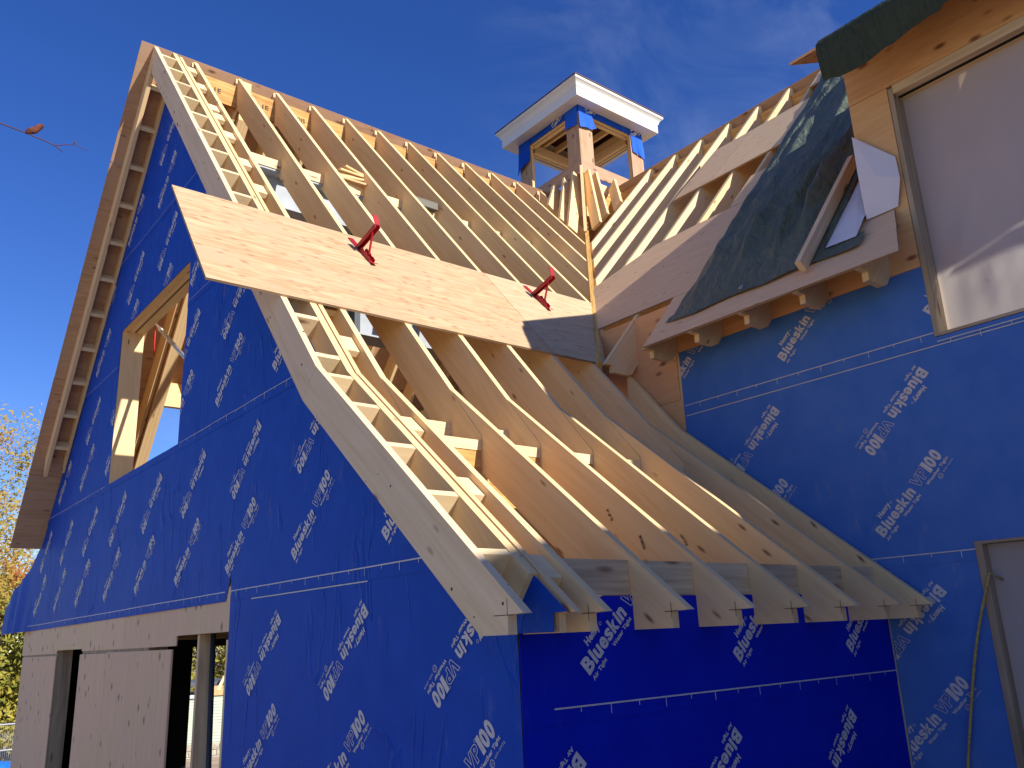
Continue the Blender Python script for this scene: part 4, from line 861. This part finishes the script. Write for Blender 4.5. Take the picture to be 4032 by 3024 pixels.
def tree(name, label, base, h, crown_c, rad, n, size, mat, seed, trunk_r=.14, clump=40, group='autumn trees behind the site'):
    rnd = random.Random(seed); t = thing(name, label, 'tree', base, group)
    top = Vector(base)+Vector((rnd.uniform(-.3, .3), rnd.uniform(-.3, .3), h))
    parts = []; pts = [Vector(base).lerp(top, i/8)+Vector((rnd.uniform(-.1, .1), rnd.uniform(-.1, .1), 0)) for i in range(9)]
    parts.append(tube_geo(pts, [trunk_r*(1-.85*i/8) for i in range(9)], 7))
    for i in range(26):
        f = rnd.uniform(.3, .97); p = Vector(base).lerp(top, f); a = rnd.uniform(0, 6.28); L_ = rad[0]*rnd.uniform(.5, 1.05)*(1.15-f*.5)
        q = p+Vector((math.cos(a), math.sin(a), rnd.uniform(.3, .9))).normalized()*L_; mid = p.lerp(q, .5)+Vector((rnd.uniform(-.2, .2), rnd.uniform(-.2, .2), -.1))
        r0 = trunk_r*.38*(1-f*.6); parts.append(tube_geo([p, mid, q], [r0, r0*.55, r0*.15], 5))
        for _ in range(3):
            e = mid.lerp(q, rnd.random()); e2 = e+Vector((rnd.uniform(-1, 1), rnd.uniform(-1, 1), rnd.uniform(0, 1)))*L_*.3; parts.append(tube_geo([e, e2], [r0*.3, r0*.08], 4))
    V, F = join_geo(parts); mk('trunk', V, F, 'bark', t, 'z', True)
    V, F, T = leaves(n, crown_c, rad, size, seed, clump); o = mk('crown', V, F, mat, t, 'z')
    a = o.data.attributes.new('tint', 'FLOAT', 'POINT'); a.data.foreach_set('value', T)
    return t
EYE = Vector((-2.686, -2.224, -.071))
def away(dx, dy, dist): return EYE.x+dx*dist, EYE.y+dy*dist
x, y = away(.118, .993, 40); tree('birch_tree', 'tall thin-leaved autumn tree showing sky through its crown', (x, y, gz(y)), 13.5, (x, y, 5.8), (2.6, 2.6, 4.2), 8500, .09, 'gold_leaf', 3, .17, 90)
x, y = away(.10, .995, 47); tree('rust_tree', 'rust orange autumn tree behind the thin-leaved one', (x, y, gz(y)), 10, (x, y, 2.4), (4.4, 3.5, 3.2), 15000, .13, 'rust_leaf', 5, .2, 60)
x, y = away(.155, .988, 44); tree('maple_tree', 'dense yellow green tree beside the gable corner above the fence', (x, y, gz(y)), 7, (x, y, -.6), (3.4, 2.8, 3.4), 20000, .13, 'green_gold_leaf', 8, .18, 70)
x, y = away(.06, .998, 52); tree('maple_tree', 'bushy golden tree at the far left edge behind the fence', (x, y, gz(y)), 8, (x, y, .2), (4.5, 3, 3.6), 12000, .14, 'green_gold_leaf', 11, .2, 60)
x, y = away(.335, .942, 70); tree('maple_tree', 'green and gold tree behind the sage green house seen through the doorway', (x, y, gz(y)), 10, (x, y, 1.5), (7, 5, 5), 16000, .16, 'green_gold_leaf', 14, .22, 80)
x, y = away(.40, .916, 72); tree('maple_tree', 'dark green tree to the right of the one behind the sage green house', (x, y, gz(y)), 9, (x, y, .5), (5, 4, 4.6), 10000, .16, 'green_gold_leaf', 17, .2, 70)
# fence
fe = thing('site_fence', 'grey wire mesh site fence with pipe rails below the autumn trees', 'fence', (*away(.15, .989, 38), gz(36)))
fp = [away(-.05, .9987, 37.5), away(.24, .971, 38.5)]; z0 = gz(36)
A_, B_ = Vector((*fp[0], z0)), Vector((*fp[1], z0))
for k, hh in enumerate((1.30, .45, .1)): tube('rail', [A_+Vector((0, 0, hh+1.45*(0 if k else .5)-(.0 if k else 0))), B_+Vector((0, 0, hh+1.45*(0 if k else .5)))], .03, 'galvanised', fe, 6)
tube('rail', [A_+Vector((0, 0, 1.15)), B_+Vector((0, 0, 1.15))], .028, 'galvanised', fe, 6)
for i in range(6): p = A_.lerp(B_, i/5); tube('post', [p, p+Vector((0, 0, 2.06))], .035, 'galvanised', fe, 6)
wires = [tube_geo([A_.lerp(B_, i/170), A_.lerp(B_, i/170)+Vector((0, 0, 2.02))], .006, 3) for i in range(171)]
Vw, Fw = join_geo(wires); tag(mk('wire_mesh', Vw, Fw, 'galvanised', fe, 'z'), kind='stuff')
# blue sheet on the ground at the far left
V, F = [], []; bx, by = away(.155, .988, 36); bz = gz(by)
for i in range(13):
    for j in range(9): V.append((bx-2+4*i/12, by-1+2*j/8, bz+.02+max(0, 1.0*(1-((i-6)/6)**2)*(1-((j-4)/4)**2))+.08*nz(i*.7, j*.7, 1)))
for i in range(12):
    for j in range(8): F.append((i*9+j, (i+1)*9+j, (i+1)*9+j+1, i*9+j+1))
tag(mk('ground_tarp', V, F, 'blue_poly', None, 'x', True), 'bright blue plastic sheet heaped on the ground before the fence', 'tarp')
# small house beyond the doorway
def small_house():
    d = 41; cxh, cyh = away(.348, .9375, d); hz = gz(cyh)-.1
    h = thing('cottage', 'sage green clapboard house with stone base and white trim beyond the doorway', 'house', (cxh, cyh, hz))
    fx = Vector((.9375, -.348, 0)); bk = Vector((.348, .9375, 0)); up = Vector((0, 0, 1)); o0 = Vector((cxh, cyh, hz))
    def bx(name, u0, u1, v0, v1, w0, w1, mat, parent=h):
        Vv = [o0+fx*u+bk*v+up*w_ for u in (u0, u1) for v in (v0, v1) for w_ in (w0, w1)]
        return recalc(mk(name, Vv, [(0, 1, 3, 2), (4, 6, 7, 5), (0, 4, 5, 1), (2, 3, 7, 6), (0, 2, 6, 4), (1, 5, 7, 3)], mat, parent, fx))
    wl = bx('wall', -1.6, 2.6, .05, 4, .6, 2.55, 'green_siding')
    for i in range(15): 
        w0 = .66+i*.125; Vv = [o0+fx*u+bk*v+up*w_ for u in (-1.6, .42) for v, w_ in ((.05, w0), (.015, w0), (.045, w0+.122), (.05, w0+.122))]
        recalc(mk('clapboard', Vv, [(0, 1, 2, 3), (7, 6, 5, 4), (0, 4, 5, 1), (1, 5, 6, 2), (2, 6, 7, 3), (3, 7, 4, 0)], 'green_siding', wl, fx))
    base = bx('stone_base', -1.6, 2.6, .0, 4, .12, .6, 'field_stone')
    rnd = random.Random(4)
    for i in range(10):
        for j in range(2): u = -1.6+i*.22+(j*.1); bx('stone', u, u+rnd.uniform(.16, .205), -.03-rnd.uniform(0, .02), .0, .14+j*.23, .14+j*.23+rnd.uniform(.18, .215), 'field_stone', base)
    bx('plinth_board', -1.6, 2.6, -.06, .0, .0, .11, 'white_trim'); bx('corner_board', .40, .55, -.01, .05, .6, 2.5, 'white_trim')
    wn = bx('window', .85, 1.5, .0, .05, 1.35, 2.45, 'dark_glass'); bx('window_frame', .72, .85, -.02, .05, 1.2, 2.55, 'lumber', wn); bx('window_panel', .7, 1.6, -.02, .05, .62, 1.28, 'white_trim', wn)
    bx('header', -.1, 2.2, -.08, .05, 2.52, 2.9, 'orange_plywood'); bx('roof', -1.9, 2.8, .2, 3.6, 2.92, 3.1, 'asphalt_shingle'); bx('gutter', -1.9, -.6, -.1, .05, 2.45, 2.58, 'white_trim')
    for u in (.0, .75): 
        Vv = [o0+fx*(u+a)+bk*b_+up*c for a, b_, c in ((0, -.1, 2.75), (.14, -.1, 2.7), (.55, -.02, 3.75), (.42, -.02, 3.6))]+[o0+fx*(u+a)+bk*b_+up*c for a, b_, c in ((0, -.0, 2.75), (.14, -.0, 2.7), (.55, .06, 3.75), (.42, .06, 3.6))]
        recalc(mk('rafter_tail', Vv, [(0, 1, 2, 3), (7, 6, 5, 4), (0, 4, 5, 1), (1, 5, 6, 2), (2, 6, 7, 3), (3, 7, 4, 0)], 'lumber_pale', h, 'z'))
small_house()
# ---- sapling at the left with one branch reaching into the picture
def sapling():
    dist = 3.2
    def pt(d, k=1.0): v = Vector(d); return EYE+v*dist*k
    ds = [(.0892, .996, .5761), (.1145, .9934, .572), (.1445, .9895, .5643), (.1633, .9866, .5709), (.178, .984, .566)]
    pts = [pt(d) for d in ds]; base = Vector((pts[0].x-1.5, pts[0].y+.2, GROUND))
    t = thing('sapling', 'thin bare dark twig with one brown bud against the sky', 'branch', base)
    b0 = base+Vector((0, 0, 4.2)); pre = [b0, b0.lerp(pts[0], .5)+Vector((0, 0, .12))]
    tube('trunk', [base, base+Vector((.05, 0, 2)), b0, b0+Vector((.1, .05, 1.2))], [.04, .03, .016, .006], 'twig_bark', t, 8)
    tube('twig', pre+pts, [.010, .005, .0028, .0024, .0019, .0015, .0009], 'twig_bark', t, 6)
    tube('twig', [pts[2], pts[2]+Vector((.03, .01, -.014))], [.003, .001], 'twig_bark', t, 5); tube('twig', [pts[3], pts[3]+Vector((.012, .004, .025))], [.003, .001], 'twig_bark', t, 5)
    a = pt((.1146, .9934, .571)); e = pt((.1308, .9914, .586)); prof = [(0, .002), (.08, .008), (.25, .0125), (.5, .013), (.75, .0115), (.92, .009), (1, .005)]
    V, F = tube_geo([a.lerp(e, f)+Vector((0, 0, .003*math.sin(f*9))) for f, _ in prof], [r for _, r in prof], 10); mk('bud', V, F, 'bud_brown', t, 'z', True)
sapling()

# ================================================================== SHADE BLOCK (unseen, added behind the viewpoint to shade the eaves)
fw = thing('shade_block', 'added unseen hip-roofed block behind the viewpoint, shaped to shade the eaves of the gabled wing', 'building', (4, -6.8, GROUND))
box('wall', -.9, 7.4, -9.4, -4.25, GROUND, 1.95, 'fill_lit_wrap', fw, 'z')
Vh = [(-1.4, -9.9, 1.9), (7.6, -9.9, 1.9), (7.6, -3.75, 1.9), (-1.4, -3.75, 1.9), (1.72, -6.8, 4.40), (6.0, -6.8, 4.62)]
recalc(mk('roof', Vh, [(0, 1, 5, 4), (1, 2, 5), (2, 3, 4, 5), (3, 0, 4), (3, 2, 1, 0)], 'asphalt_shingle', fw, 'x'))

def stamp(txt, to3, u, v, ang, size, width, parent): 
    g = text_geo(txt, size, width, .02); o = place_print('stamp', to3, u, v, ang, parent, geo=g); o.data.materials.clear(); o.data.materials.append(MATS['stamp_ink'])
for x_, y_, z_, t_, a_ in ((.3665, .56, .30, 'PREMIUM', -70), (.3665, .76, .46, 'S-P-F', -65), (.773, .64, .34, 'KD-HT', -60)):
    stamp(t_, lambda u, v, x_=x_: (x_, -u, v), -y_, z_, R(a_+180), .016, .07, wing)
for a_, t_ in ((-.34, '2.1E'), (.16, '2.1E'), (.57, 'BOIS'), (1.75, '1215'), (2.2, '2.1E')): stamp(t_, lambda u, v: (u, RY-.035, v), a_, 5.27, 0, .05, .14, wing)

for xr, _ in RAFT_X+[(1.956, 0)]:
    m_ = lambda a, b_, xr=xr: (xr-TH-.0006, a, b_)
    V, F = join_geo([rect(.05, .12, -.0045, -.002), rect(.083, .0855, -.03, .03)]); mk('pencil_mark', [m_(a, b_) for a, b_ in V], F, 'stamp_ink', wing)
V, F = join_geo([rect(.05, .16, -.0045, -.002), rect(.083, .0855, -.003, .05)]); mk('pencil_mark', [(-.8592, a, b_) for a, b_ in V], F, 'stamp_ink', wing)
